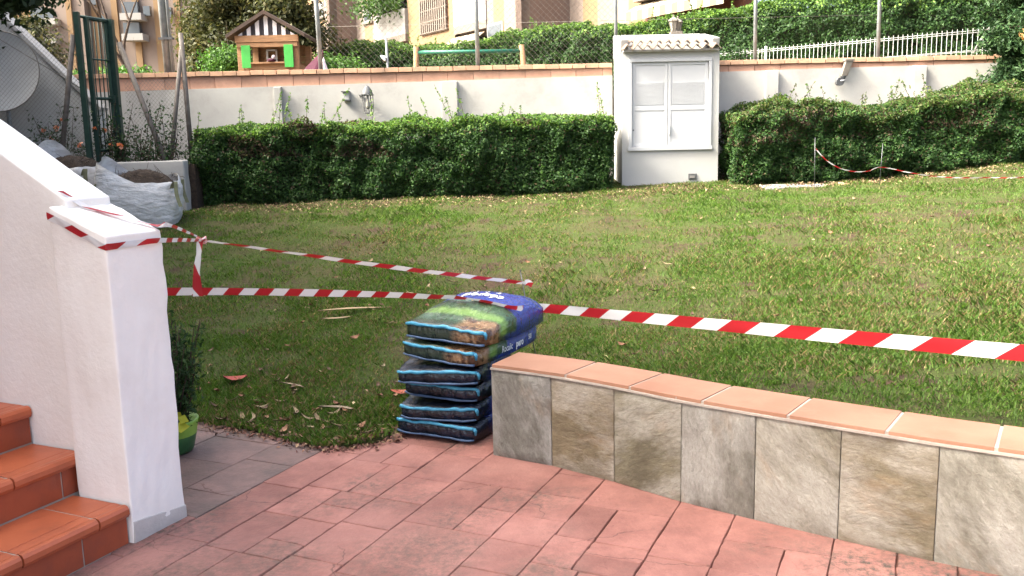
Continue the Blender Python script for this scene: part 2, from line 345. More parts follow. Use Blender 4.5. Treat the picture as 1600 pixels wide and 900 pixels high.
# paving
pv = link('paving', mk([W(4, -3, -.016), W(-5, -3, -.016), W(-5, 3.5, -.016), W(4, 3.5, -.016)], [(0, 1, 2, 3)]), M['joint']); tag(pv, kind='structure')
def paver(u0_, u1_, a0_, a1_, mat):
    g = random.uniform(.0008, .0022); n = 4
    u0_, u1_, a0_, a1_ = u0_+g, u1_-g, a0_+g, a1_-g
    c = W((u0_+u1_)/2, (a0_+a1_)/2)
    if sdist([(c.x, c.y)])[0] > .22: return
    dz = random.uniform(-.0018, .0018)
    ring = []
    for i in range(n): ring.append((u0_+(u1_-u0_)*i/n, a0_))
    for i in range(n): ring.append((u1_, a0_+(a1_-a0_)*i/n))
    for i in range(n): ring.append((u1_-(u1_-u0_)*i/n, a1_))
    for i in range(n): ring.append((u0_, a1_-(a1_-a0_)*i/n))
    ring = [(x+random.uniform(-.0028, .0028), y+random.uniform(-.0028, .0028)) for x, y in ring]
    cu, ca = (u0_+u1_)/2, (a0_+a1_)/2; b = .003
    def ins(x, y): return (x-math.copysign(min(b, abs(x-cu)), x-cu), y-math.copysign(min(b, abs(y-ca)), y-ca))
    V = [W(x, y, -.03) for x, y in ring] + [W(x, y, -.006+dz) for x, y in ring] + [W(*ins(x, y), dz) for x, y in ring]
    k = len(ring); Fs = [(i, (i+1) % k, (i+1) % k+k, i+k) for i in range(k)] + [(i+k, (i+1) % k+k, (i+1) % k+2*k, i+2*k) for i in range(k)] + [tuple(range(2*k, 3*k))]
    Fs = [f[::-1] for f in Fs]
    me = mk([v-c for v in V], Fs); bm = bmesh.new(); bm.from_mesh(me); bmesh.ops.recalc_face_normals(bm, faces=bm.faces); bm.to_mesh(me); bm.free()
    link('paver', me, mat, pv, loc=c)
rows = [(-.05, -.28, [.12, .74, 1.24]), (-.28, -.67, [.10, .47, .79, 1.17]), (-.67, -.915, [.16, .50, .78, 1.06, 1.42])]
x = -.915
for wdt in (.42, .24, .40, .25, .41, .23, .42, .24, .4, .25):
    rows.append((x, x-wdt, None)); x -= wdt
for r_, (ua, ub, js) in enumerate(rows):
    if js is None:
        js = []; t = -1.5 + random.random()*.3
        while t < 2.2: js.append(t); t += random.choice((.26, .34, .42, .5))
    else:
        t = js[0]; pre = []
        while t > -1.6: t -= random.choice((.3, .4, .26)); pre.append(t)
        js = pre[::-1] + js; t = js[-1]
        while t < 2.1: t += random.choice((.3, .38)); js.append(t)
    for a0_, a1_ in zip(js[:-1], js[1:]):
        ww = ua-ub; k = random.random()
        if r_ and ww > .35 and k < .6:
            um = ub+ww*random.choice((.42, .5, .58))
            if k < .25:
                paver(um, ua, a0_, a1_, M['paver']); am = a0_+(a1_-a0_)*random.uniform(.4, .6)
                paver(ub, um, a0_, am, M['paver']); paver(ub, um, am, a1_, M['paver'])
            else: paver(um, ua, a0_, a1_, M['paver']); paver(ub, um, a0_, a1_, M['paver'])
        else: paver(ub, ua, a0_, a1_, M['paver'])
for a_ in (-1.5, -1.16, -.8, -.42, -.1): paver(-.05, .06, a_, {-1.5: -1.16, -1.16: -.8, -.8: -.42, -.42: -.1, -.1: .30}[a_], M['paver'])
x = -.05
for wdt in (.30, .42, .30, .40, .35, .4, .4, .4):
    t = .12 + random.random()*.25
    t = -.02 if x < .3 else t
    while t < 1.7:
        d = random.choice((.24, .33, .42)); 
        if not (x < .36 and t+d < .36): paver(x, x+wdt, max(t, .30) if x < .36 else t, t+d, M['paver_old'])
        t += d
    x += wdt
# ================================================================== STAIR, PILLAR
def ub(mb, u0_, u1_, a0_, a1_, z0, z1):
    P = [W(u0_, a0_, z0), W(u0_, a1_, z0), W(u1_, a1_, z0), W(u1_, a0_, z0), W(u0_, a0_, z1), W(u0_, a1_, z1), W(u1_, a1_, z1), W(u1_, a0_, z1)]
    return mb.hexa(P)
def rough_block(name, P, mat, parent, cuts=14, amp=.0045, bevel=.008):
    """hand-plastered block from 8 corners"""
    mb = MB().hexa(P); bm = bmesh.new(); vs = [bm.verts.new(v) for v in mb.V]
    for f in mb.F: bm.faces.new([vs[i] for i in f])
    bmesh.ops.recalc_face_normals(bm, faces=bm.faces)
    bmesh.ops.bevel(bm, geom=bm.edges[:], offset=bevel, segments=3, profile=.6, affect='EDGES')
    bmesh.ops.subdivide_edges(bm, edges=[e for e in bm.edges if e.calc_length() > .08], cuts=cuts, use_grid_fill=True)
    bm.normal_update(); pts = np.array([v.co[:] for v in bm.verts]); d = amp*(nz(pts, 9, 1)+.6*nz(pts, 26, 2))
    for v, k in zip(bm.verts, d): v.co += v.normal*float(k)
    me = bpy.data.meshes.new('m'); bmesh.ops.triangulate(bm, faces=[f for f in bm.faces if len(f.verts) > 4]); bm.to_mesh(me); bm.free()
    me.polygons.foreach_set('use_smooth', [True]*len(me.polygons))
    o = link(name, me, mat, parent); 
    if parent is not None: o.location = -ORG[parent]
    return o
sw = thing('stair_wall', 'white rendered stair parapet sloping down to a square end pillar', 'wall', W(0, 0, 0))
rough_block('pillar', [W(0, 0, -.02), W(0, .29, -.02), W(.30, .29, -.02), W(.30, 0, -.02), W(0, 0, 1.268), W(0, .288, 1.268), W(.30, .29, 1.385), W(.30, 0, 1.385)], M['white'], sw, 18)
rough_block('sloping_parapet', [W(.27, .062, .3), W(.27, .286, .3), W(3.6, .286, -.02), W(3.6, .062, -.02), W(.27, .062, 1.405), W(.27, .286, 1.405), W(3.6, .286, 3.225), W(3.6, .062, 3.225)], M['white'], sw, 16, .003, .01)
rough_block('plinth', [W(-.003, .002, -.01), W(-.003, .294, -.01), W(.25, .296, -.01), W(.25, .0, -.01), W(-.003, .006, .095), W(-.003, .294, .055), W(.25, .296, .08), W(.25, .004, .08)], M['cement'], sw, 5, .002, .004)
st = thing('staircase', 'terracotta tiled steps climbing beside the white parapet', 'stairs', W(0, -.6, 0))
RUN, RIS = .30, .17
core = MB()
for i in range(6):
    a1_ = -.004 if i == 0 else .058
    ub(core, .012+RUN*i+.0115, .012+RUN*(i+1)+.02, -2.0, a1_-.002, -.02, RIS*(i+1)-.0035)
core.build('core', M['grout'], st)
for i in range(6):
    u_ = .012+RUN*i; zt = RIS*(i+1); a1_ = -.006 if i < 1 else .056; L = .335; off = .16*(i % 2)
    a = a1_; first = True
    while a > -1.9:
        ln = (L*.45 if first and i % 2 == 0 else L); first = False; a0_ = a-ln
        g = .004
        # nosing tile with a rounded front lip
        mb = MB(); prof = [(u_+.012, zt-.052), (u_-.006, zt-.048), (u_-.014, zt-.034), (u_-.013, zt-.014), (u_-.004, zt-.002), (u_+.012, zt+.001), (u_+.03, zt-.003), (u_+.055, zt-.0005), (u_+.075, zt-.0005), (u_+.075, zt-.02), (u_+.012, zt-.02)]
        Vv = [W(pu, a0_+g, pz) for pu, pz in prof] + [W(pu, a-g, pz) for pu, pz in prof]; k = len(prof)
        mb.add(Vv, [tuple(range(k)), tuple(range(2*k-1, k-1, -1))] + [(j, j+k, (j+1) % k+k, (j+1) % k) for j in range(k)])
        mb.build('nosing_tile', M['terra'], st)
        ub(MB(), u_+.079, u_+RUN+.004, a0_+g, a-g, zt-.02, zt-random.uniform(0, .0015)).build('tread_tile', M['terra'], st, bevel=.002)
        a = a0_
    a = a1_ - (.11 if i % 2 else .22); prev = a1_
    while prev > -1.9:
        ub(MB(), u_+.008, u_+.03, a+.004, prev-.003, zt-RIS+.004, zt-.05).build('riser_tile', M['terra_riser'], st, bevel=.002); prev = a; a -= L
# ================================================================== LOW STONE WALL
lw = thing('low_garden_wall', 'low curved retaining wall clad in slate tiles with terracotta top', 'wall', FRONT[0]+(0,))
HT = .47; TH = .285
ct = MB()
for i in range(len(FR)-1):
    p, q_, n0, n1 = FR[i], FR[i+1], FN[i], FN[i+1]; e = .018
    s0 = (q_-p).normalized()*(.02 if i == 0 else 0)
    c8 = [p+n0*e+s0, q_+n1*e, q_+n1*(TH-.01), p+n0*(TH-.01)+s0]
    ct.hexa([v+Vector((0, 0, -.05)) for v in c8]+[v+Vector((0, 0, HT-.024)) for v in c8])
ct.build('wall_core', M['cement'], lw)
tc = [(.27, .262, .232), (.27, .20, .10), (.25, .215, .125), (.33, .315, .272), (.40, .365, .275), (.31, .25, .15), (.46, .44, .37), (.40, .36, .28), (.44, .42, .38)]
for i in range(len(FR)-1):
    p, q_, n0, n1 = FR[i], FR[i+1], FN[i], FN[i+1]; nu, nv = 12, 16; d = (q_-p); L = d.length; d /= L; nn = Vector((-d.y, d.x, 0)); g = .0022
    V = []; pts = np.array([(a_/nu*L+i*3.1, b_/nv*HT, i*1.7) for b_ in range(nv+1) for a_ in range(nu+1)]); rel = .0045*nz(pts, 7, i)+.003*nz(pts, 22, i+1)
    k = 0
    for b_ in range(nv+1):
        for a_ in range(nu+1):
            edge = a_ in (0, nu) or b_ in (0, nv); V.append(Vector((g+(L-2*g)*a_/nu, (.003 if edge else -.003-max(-.006, min(.008, float(rel[k])))), .0+(HT-.014)*b_/nv))); k += 1
    nb = len(V); Fs = [(b_*(nu+1)+a_, b_*(nu+1)+a_+1, (b_+1)*(nu+1)+a_+1, (b_+1)*(nu+1)+a_) for b_ in range(nv) for a_ in range(nu)]
    V += [Vector((g, .017, 0)), Vector((L-g, .017, 0)), Vector((L-g, .017, HT-.014)), Vector((g, .017, HT-.014))]
    bot = list(range(nu+1)); top = [nv*(nu+1)+a_ for a_ in range(nu+1)]; lf = [b_*(nu+1) for b_ in range(nv+1)]; rg = [b_*(nu+1)+nu for b_ in range(nv+1)]
    Fs += [tuple(bot[::-1])+(nb, nb+1), tuple(top)+(nb+2, nb+3), tuple(lf)+(nb+3, nb), tuple(rg[::-1])+(nb+1, nb+2)]
    me = mk(V, Fs, True); me.set_sharp_from_angle(angle=R(40)); o = link('slate_tile', me, M['slate'], lw, loc=p-ORG[lw], rot=(0, 0, math.atan2(d.y, d.x))); o.color = (*[.64*v+.20*g_*.92 for v, g_ in zip(tc[i], (.36, .345, .29))], 1)
# end tile facing the sacks
e0, e1 = FR[0]+Vector((0, 0, 0)), FR[0]+FN[0]*TH
MB().hexa([e0+FN[0]*.02+Vector((.001, 0, 0)), e1, e1+Vector((.02, -.01, 0)), e0+FN[0]*.02+Vector((.02, -.01, 0)), e0+FN[0]*.02+Vector((.001, 0, HT-.016)), e1+Vector((0, 0, HT-.016)), e1+Vector((.02, -.01, HT-.016)), e0+FN[0]*.02+Vector((.02, -.01, HT-.016))]).build('end_tile', M['slate'], lw).color = (.34, .33, .31, 1)
# bedding strip and top tiles by arc length
arc = [0.]
for i in range(len(FR)-1): arc.append(arc[-1]+(FR[i+1]-FR[i]).length)
def at(s_):
    i = max(0, min(len(FR)-2, next((k for k in range(len(FR)-1) if arc[k+1] >= s_), len(FR)-2))); t = (s_-arc[i])/(arc[i+1]-arc[i])
    return FR[i].lerp(FR[i+1], t), FN[i].lerp(FN[i+1], t).normalized()
bd = MB()
for k in range(40):
    sa, sb = arc[-1]*k/40, arc[-1]*(k+1)/40; (p, n0), (q_, n1) = at(sa), at(sb); e = -.006
    c8 = [p+n0*e, q_+n1*e, q_+n1*TH, p+n0*TH]
    bd.hexa([v+Vector((0, 0, HT-.0135)) for v in c8]+[v+Vector((0, 0, HT-.0035)) for v in c8])
for k in range(40):
    sa, sb = .006+(arc[-1]-.006)*k/40, .006+(arc[-1]-.006)*(k+1)/40; (p, n0), (q_, n1) = at(sa), at(sb)
    c8 = [p+n0*.004, q_+n1*.004, q_+n1*TH, p+n0*TH]
    bd.hexa([v+Vector((0, 0, HT-.0036)) for v in c8]+[v+Vector((0, 0, HT+.0085)) for v in c8])
bd.build('mortar_bed', M['grout'], lw)
cj = [0.002, .435, .80, 1.175, 1.35, 1.55, 1.93, 2.30, 2.66, 3.0, arc[-1]]
for sa, sb in zip(cj[:-1], cj[1:]):
    g = .006; mb = MB(); n = 3
    if abs(sa-1.175) < .01: sb -= -.004
    for k in range(1):
        (p, n0), (q_, n1) = at(sa+g*(abs(sa-1.35) > .01)), at(sb-g*(abs(sb-1.35) > .01)-.001)
        (pm, nm) = at((sa+sb)/2)
    jz = random.uniform(-.001, .0015); e = .001
    fr_ = [p+n0*e, pm+nm*e, q_+n1*e]; bk = [p+n0*(TH+.01), pm+nm*(TH+.01), q_+n1*(TH+.01)]
    ring = fr_+bk[::-1]; V = [v+Vector((0, 0, HT-.0034)) for v in ring]+[v+Vector((0, 0, HT+.012+jz)) for v in ring]
    mb.add(V, [tuple(range(5, -1, -1)), tuple(range(6, 12))]+[(i, (i+1) % 6, (i+1) % 6+6, i+6) for i in range(6)])
    mb.build('top_tile', M['copingtile'], lw, bevel=.0015)
# ================================================================== HOUSE (unseen; the stair leads to it, its shape made up to shade the patio)
hs = thing('house', 'cream rendered house at the head of the tiled stair', 'house', (-7, 6, 0))
hd = Vector((.44, -.89, 0)).normalized(); hn = Vector((-hd.y, hd.x, 0))   # facade runs along hd, hn points to the garden
if hn.x < 0: hn = -hn
HP = Vector((-6.6, 6.1, 0))
def hp(s_, d_, z_): return HP + hd*s_ - hn*d_ + Vector((0, 0, z_))
HE = 6.9
MB().hexa([hp(-8.2, 0, -.1), hp(7.2, 0, -.1), hp(7.2, 7, -.1), hp(-8.2, 7, -.1), hp(-8.2, 0, HE), hp(7.2, 0, HE), hp(7.2, 7, HE), hp(-8.2, 7, HE)]).build('wall', M['cabwhite'], hs)
MB().hexa([hp(-8.6, -.5, HE), hp(7.6, -.5, HE), hp(7.6, 7.4, HE), hp(-8.6, 7.4, HE), hp(-8.6, -.5, HE+.18), hp(7.6, -.5, HE+.18), hp(4.5, 3.4, HE+1.5), hp(-5, 3.4, HE+1.5)]).build('roof', M['copingtile'], hs)
for s_ in (-6, -3, 0, 3, 6):
    for z_ in (3.2, 6.0):
        MB().hexa([hp(s_, -.03, z_-.6), hp(s_+1.1, -.03, z_-.6), hp(s_+1.1, .05, z_-.6), hp(s_, .05, z_-.6), hp(s_, -.03, z_+.7), hp(s_+1.1, -.03, z_+.7), hp(s_+1.1, .05, z_+.7), hp(s_, .05, z_+.7)]).build('window', M['glass'], hs)
# ================================================================== BACK WALL
YW = 14.0
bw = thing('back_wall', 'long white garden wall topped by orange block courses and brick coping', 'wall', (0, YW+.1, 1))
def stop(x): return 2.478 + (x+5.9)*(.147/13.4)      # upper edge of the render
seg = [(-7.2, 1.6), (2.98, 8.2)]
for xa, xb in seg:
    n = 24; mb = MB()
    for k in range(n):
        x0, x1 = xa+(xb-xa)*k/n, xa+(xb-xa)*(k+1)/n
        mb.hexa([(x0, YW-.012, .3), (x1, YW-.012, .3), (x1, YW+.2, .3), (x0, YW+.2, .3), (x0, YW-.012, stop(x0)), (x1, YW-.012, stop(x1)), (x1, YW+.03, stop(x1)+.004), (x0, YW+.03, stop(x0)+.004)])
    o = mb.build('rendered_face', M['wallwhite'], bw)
    MB().box(((xa+xb)/2, YW+.12, 1.5), (xb-xa, .14, 2.36)).build('inner_course', M['mortar'], bw)
for xa, xb in ((-3.555, -3.44), (-1.013, -.768), (3.92, 4.115), (6.16, 6.36)):
    MB().hexa([(xa, YW-.09, .3), (xb, YW-.09, .3), (xb, YW, .3), (xa, YW, .3), (xa, YW-.09, stop(xa)-.015), (xb, YW-.09, stop(xb)-.012), (xb, YW, stop(xb)-.004), (xa, YW, stop(xa)-.006)]).build('pilaster', M['wallwhite'], bw, bevel=.008)
def unitbrick(b):
    mb = MB().box((0, 0, 0), (1, 1, 1)); return mb
def bricks(xa, xb, L, z0, z1, y0, y1, mat, name, jit=0, gap=.006):
    x = xa
    while x < xb-.02:
        l = min(L*random.uniform(.97, 1.03), xb-x); dz = random.uniform(-jit, jit); dy = random.uniform(-jit, jit)
        MB().box((x+l/2, (y0+y1)/2+dy, (z0+z1)/2+dz), (l-gap, y1-y0, z1-z0-gap*.5), rz=random.uniform(-.006, .006)).build(name, mat, bw, bevel=.004)
        x += l
for xa, xb in seg:
    bricks(xa, xb, .392, 2.488, 2.672, YW+.004, YW+.09, M['brick'], 'block', .001)
    if xa < 0: bricks(xa, -1.2, .40, 2.40, 2.488, YW+.0, YW+.09, M['brick'], 'block', .001)
    bricks(xa, xb, .205, 2.675, 2.748, YW-.028, YW+.22, M['coping'], 'coping_brick', .003, .010)
# ================================================================== METER CABINET
CX0, CX1, CY0, CY1, CZ = 1.62, 3.0, 13.0, 13.96, .70
cb = thing('meter_cabinet', 'white masonry meter cabinet with double doors and small tiled roof', 'cabinet', ((CX0+CX1)/2, 13.4, .8))
DX0, DX1, DZ0, DZ1 = 1.715, 2.895, 1.425, 2.71
mb = MB()
mb.box(((CX0+CX1)/2, CY0+.06, (CZ+DZ0)/2), (CX1-CX0, .12, DZ0-CZ)); mb.box(((CX0+CX1)/2, CY0+.06, (DZ1+2.80)/2), (CX1-CX0, .12, 2.80-DZ1))
mb.box(((CX0+DX0)/2, CY0+.06, (DZ0+DZ1)/2), (DX0-CX0, .12, DZ1-DZ0)); mb.box(((CX1+DX1)/2, CY0+.06, (DZ0+DZ1)/2), (CX1-DX1, .12, DZ1-DZ0))
mb.build('front_wall', M['cabwhite'], cb)
box('side_wall', (CX0+.055, (CY0+.121+CY1)/2, (CZ+2.80)/2), (.11, CY1-CY0-.122, 2.80-CZ), M['cabwhite'], cb)
box('side_wall', (CX1-.055, (CY0+.121+CY1)/2, (CZ+2.80)/2), (.11, CY1-CY0-.122, 2.80-CZ), M['cabwhite'], cb)
box('back_wall', ((CX0+CX1)/2, CY1-.03, 1.8), (CX1-CX0-.23, .06, 2.0), M['cabwhite'], cb)
def slopebox(x0, x1, dz):   # parapet running up with the roof
    return MB().hexa([(x0, CY0+.10, 2.802), (x1, CY0+.10, 2.802), (x1, CY1, 2.802), (x0, CY1, 2.802), (x0, CY0+.03, 2.985+dz), (x1, CY0+.03, 2.985+dz), (x1, CY1, 3.14+dz), (x0, CY1, 3.14+dz)])
slopebox(CX0-.012, CX0+.10, .0).build('parapet', M['cabwhite'], cb, bevel=.012)
slopebox(CX1-.10, CX1+.012, .0).build('parapet', M['cabwhite'], cb, bevel=.012)
box('rear_parapet', ((CX0+CX1)/2, CY1-.05, 2.97), (CX1-CX0-.206, .10, .33), M['cabwhite'], cb, bevel=.01)
box('eave_board', ((CX0+CX1)/2, CY0-.015, 2.815), (CX1-CX0-.03, .09, .026), M['cement'], cb)
M['rooftile'] = simple('roof_tile', (.15, .115, .092), (.115, .088, .07), 8, .85, .4, 60, objvar=.08, stain=((.22, .18, .15), .5), ssc=5)
# wave tiles: one period each, two courses
def wavetile(pw, ln, th=.016, hgt=.03, n=10):
    V = []; Fs = []
    for j, (yy, zz) in enumerate(((0, 0), (ln, ln*.24))):
        for side in (0, 1):
            for k in range(n+1):
                x = pw*k/n; V.append((x-pw/2, yy, zz+hgt*math.cos(2*math.pi*(k/n-.5))+side*th))
    r = n+1
    for k in range(n):
        Fs += [(k+r, k+1+r, k+1+3*r, k+3*r), (k+1, k, k+2*r, k+1+2*r), (k, k+1, k+1+r, k+r), (k+2*r+1, k+2*r, k+3*r, k+3*r+1)]
    Fs += [(0, r, 3*r, 2*r), (n, n+2*r, n+3*r, n+r)]
    return mk(V, Fs, False)
NW = 9; pw = (CX1-CX0-.185)/NW; wt = wavetile(pw-.001, .47); wt.materials.append(M['rooftile'])
wt2 = wavetile((CX1-CX0+.0)/10-.001, .30); wt2.materials.append(M['rooftile'])
for k in range(NW):
    link('roof_tile', wt, None, cb, loc=Vector((CX0+.0925+pw*(k+.5), CY0+.165, 2.93+random.uniform(0, .003)))-ORG[cb])
for k in range(10):
    pz = (CX1-CX0)/10
    link('roof_tile', wt2, None, cb, loc=Vector((CX0+pz*(k+.5), CY0-.12, 2.845+random.uniform(0, .003)))-ORG[cb])
# frame and doors
fr_ = MB(); fy = CY0-.012
for c, d in ((((DX0+DX1)/2, fy+.02, DZ1-.0225), (DX1-DX0, .06, .045)), (((DX0+DX1)/2, fy+.015, DZ0+.03), (DX1-DX0+.03, .07, .055)), ((DX0+.0225, fy+.02, (DZ0+DZ1)/2+.006), (.045, .06, DZ1-DZ0-.105)), ((DX1-.0225, fy+.02, (DZ0+DZ1)/2+.006), (.045, .06, DZ1-DZ0-.105))): fr_.box(c, d)
fr_.build('door_frame', M['shutter'], cb, bevel=.004)
mid = (DX0+DX1)/2-.03; zs0, zs1 = DZ0+.06, DZ1-.048
for x0, x1 in ((DX0+.05, mid-.003), (mid+.003, DX1-.05)):
    dr = MB(); zm = 2.02; b = .042; y = CY0+.022; xc = (x0+x1)/2; wd = x1-x0
    for c, d in (((x0+b/2, y, (zs0+zs1)/2), (b, .03, zs1-zs0)), ((x1-b/2, y, (zs0+zs1)/2), (b, .03, zs1-zs0)), ((xc, y, zs0+b/2), (wd-2*b, .03, b)), ((xc, y, zs1-b/2), (wd-2*b, .03, b)), ((xc, y, zm), (wd-2*b, .03, .06))): dr.box(c, d)
    dro = dr.build('door', M['shutter'], cb, bevel=.003)
    def sub(name, mb_, mat, **k):
        o = mb_.build(name, mat, None, **k); o.parent = dro; return o
    sub('lower_panel', MB().box((xc, y-.003, (zs0+b+zm-.03)/2), (wd-2*b, .012, zm-.03-zs0-b)), M['shutter'])
    sub('upper_panel', MB().box((xc, y+.000, (zs1-b+zm+.03)/2), (wd-2*b, .012, zs1-b-zm-.03)), M['shutter'])
    lt = MB(); z0_, z1_ = zm+.05, zm+.36; nn = 18
    for k in range(nn): lt.box((xc, y-.009, z0_+(z1_-z0_)*(k+.5)/nn), (wd-2*b-.03, .007, (z1_-z0_)/nn*.5))
    nn = 20
    for k in range(nn): lt.box((x0+b+.015+(wd-2*b-.03)*(k+.5)/nn, y-.0085, (z0_+z1_)/2), ((wd-2*b)/nn*.4, .006, z1_-z0_))
    tag(sub('vent_lattice', lt, M['shutter']), kind='stuff')
    if x0 > mid:
        sub('handle', MB().box((x0+.022, y-.026, 1.72), (.018, .02, .11)).box((x0+.022, y-.02, 1.66), (.026, .014, .03)), M['dishgrey'], bevel=.003)
    else: sub('lock', MB().tube([(x0+.02, y-.02, 1.72), (x0+.02, y, 1.72)], .012), M['lampgrey'])
box('vent', (2.635, CY0-.006, 1.045), (.12, .02, .085), M['lampgrey'], cb, bevel=.004)
box('vent_flap', (2.63, CY0-.018, 1.04), (.07, .012, .035), M['concrete'], cb, bevel=.003)
# ================================================================== FOLIAGE
def leaf_arrays(P, nrm, size, cols, spread=.9, aspect=.5):
    n = len(P); d = nrm + rng.normal(size=(n, 3))*spread; d /= np.linalg.norm(d, axis=1)[:, None]
    t = np.cross(d, rng.normal(size=(n, 3))); t /= np.linalg.norm(t, axis=1)[:, None]; b = np.cross(d, t)
    s = (size*(.6+.8*rng.random(n)))[:, None] if np.isscalar(size) else (size*(.6+.8*rng.random(n)))[:, None]
    V = np.stack([P-t*s*.5, P+b*s*aspect*.5+d*s*.08, P+t*s*.5-d*s*.12, P-b*s*aspect*.5+d*s*.08], 1).reshape(-1, 3)
    return V, np.arange(4*n).reshape(n, 4), np.repeat(cols, 4, 0)
def palette(n, cols, wts, var=.25):
    c = np.array(cols)[rng.choice(len(cols), n, p=np.array(wts)/sum(wts))]
    return c*(1-var+2*var*rng.random((n, 1)))
def joinl(L):
    V = []; q = []; c = []; o = 0
    for v, f, k in L: V.append(v); q.append(f+o); c.append(k); o += len(v)
    return np.concatenate(V), np.concatenate(q), np.concatenate(c)
def hedge(name, label, path, width, zb, zt, n, size, pal, top_pal, shoots=0, brown=None, amp=.10, grp=None, tl=.3, depth=.16, sp=.3):
    """path: list of (x,y) of the front line; hedge body lies behind (to the left of the running direction)"""
    Pp = np.array(path, float); seg = np.linalg.norm(np.diff(Pp, axis=0), axis=1); cum = np.r_[0, np.cumsum(seg)]; Lh = cum[-1]
    def along(s): return np.c_[np.interp(s, cum, Pp[:, 0]), np.interp(s, cum, Pp[:, 1])]
    def nrm(s):
        d = along(np.minimum(s+.05, Lh))-along(np.maximum(s-.05, 0)); d /= np.linalg.norm(d, axis=1)[:, None]; return np.c_[-d[:, 1], d[:, 0]]
    H = float(np.mean(zt(np.array([0, Lh/2, Lh])) - zb(np.array([0, Lh/2, Lh]))))
    aF, aT, aE = Lh*H, Lh*width, width*H*2; tot = aF*1.35+aT+aE
    nF, nT = int(n*aF*1.35/tot), int(n*aT/tot); nE = n-nF-nT
    s = np.r_[rng.random(nF)*Lh, rng.random(nT)*Lh, np.where(rng.random(nE) < .5, 0, Lh)]
    w_ = np.r_[np.zeros(nF), rng.random(nT)*width, rng.random(nE)*width]
    h = np.r_[rng.random(nF)**.9, np.ones(nT), rng.random(nE)]
    out = np.r_[np.tile([0, 0], (nF, 1)), np.tile([0, 1], (nT, 1)), np.tile([2, 0], (nE, 1))]
    dep = rng.exponential(depth*.5, n); base = along(s); nn = nrm(s); z0, z1 = zb(s), zt(s)
    P = np.c_[base + nn*w_[:, None], z0+(z1-z0)*h]
    # rounded shoulders
    bump_ = amp*(.9*nz(P, 1.6, 0)+.6*nz(P, 4.2, 2)+.3*nz(P, 9, 4))
    fr = np.arange(n) < nF; tp = (~fr) & (np.arange(n) < nF+nT); en = ~(fr | tp)
    off = bump_-dep
    P[fr, :2] -= nn[fr]*off[fr][:, None]; P[tp, 2] += off[tp]*.9
    tg = np.c_[nn[:, 1], -nn[:, 0]]; sgn = np.where(s < Lh/2, -1, 1)
    P[en, :2] += tg[en]*(sgn*off)[en][:, None]
    sh = fr & (h > .82); k = ((h-.82)/.18)[sh]; P[sh, :2] += nn[sh]*(k**2*.16)[:, None]
    k2 = fr & (h < .12); P[k2, :2] += nn[k2]*(.10*(1-h[k2]/.12))[:, None]
    Nn = np.zeros((n, 3)); Nn[fr, :2] = -nn[fr]; Nn[fr, 2] = .55; Nn[tp, 2] = 1; Nn[en, :2] = tg[en]*sgn[en][:, None]
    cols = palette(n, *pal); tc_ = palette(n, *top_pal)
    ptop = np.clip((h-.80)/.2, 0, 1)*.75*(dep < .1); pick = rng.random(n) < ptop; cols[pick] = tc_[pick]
    if brown is not None:
        br = brown(s, h, P); pk = rng.random(n) < br; cols[pk] = palette(int(pk.sum()), [(.07, .048, .03), (.05, .034, .024), (.095, .075, .04)], [1, 1, .6])
    L = [leaf_arrays(P, Nn, size, cols)]
    root = thing(name, label, 'hedge', (*along(np.array([Lh/2]))[0], float(zb(np.array([Lh/2]))[0])), group=grp)
    stems = MB()
    for _ in range(shoots):
        ss = np.array([rng.random()*Lh]); bxy = along(ss)[0]+nrm(ss)[0]*rng.random()*width*.8; b = np.array([*bxy, zt(ss)[0]-.08]); ln = .12+sp*rng.random()**2.2; ld = rng.normal(size=2)*.38
        tip = b+np.array([ld[0]*ln, ld[1]*ln, ln+.08]); stems.tube([b, (b+tip)/2, tip], [.004, .003, .0015], 4)
        m_ = int(10+ln*70); tt = rng.random((m_, 1)); pp = b+(tip-b)*tt+rng.normal(size=(m_, 3))*.022*(1.25-tt)
        L.append(leaf_arrays(pp, np.tile([0, -.4, .6], (m_, 1)), size*.95, palette(m_, *top_pal)))
    V, q, c = joinl(L)
    o = link('foliage', fast_mesh(V-np.array(ORG[root]), q, c), M['leaf'], root); tag(o, kind='stuff')
    if shoots: tag(stems.build('shoots', M['bark'], root), kind='stuff')
    # solid dark block against see-through, in place of the dark twigs inside
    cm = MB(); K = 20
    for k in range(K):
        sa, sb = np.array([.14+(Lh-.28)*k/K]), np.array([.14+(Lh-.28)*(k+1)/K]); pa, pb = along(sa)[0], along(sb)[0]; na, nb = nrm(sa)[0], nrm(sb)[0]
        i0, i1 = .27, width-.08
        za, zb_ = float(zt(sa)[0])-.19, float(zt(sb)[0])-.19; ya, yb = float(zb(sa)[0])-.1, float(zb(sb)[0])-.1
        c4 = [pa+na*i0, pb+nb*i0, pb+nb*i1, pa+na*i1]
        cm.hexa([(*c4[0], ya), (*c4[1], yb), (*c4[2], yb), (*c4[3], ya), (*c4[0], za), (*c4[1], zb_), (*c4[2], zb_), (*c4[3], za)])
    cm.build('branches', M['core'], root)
    return root
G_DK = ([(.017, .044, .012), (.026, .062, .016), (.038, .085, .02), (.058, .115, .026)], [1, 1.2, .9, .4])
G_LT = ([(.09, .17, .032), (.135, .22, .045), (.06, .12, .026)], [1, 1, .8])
def lin(x0, z0, x1, z1, L): return lambda s: z0+(z1-z0)*np.asarray(s, float)/L
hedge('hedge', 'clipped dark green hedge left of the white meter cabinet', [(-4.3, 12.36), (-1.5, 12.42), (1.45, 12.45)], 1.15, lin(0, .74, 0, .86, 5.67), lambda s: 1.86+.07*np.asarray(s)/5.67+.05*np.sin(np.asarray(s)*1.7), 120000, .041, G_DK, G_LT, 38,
      brown=lambda s, h, P: np.where((h > .6) & (nz(P, 1.3, 3) > .35), .55, .04), sp=.42, amp=.115)
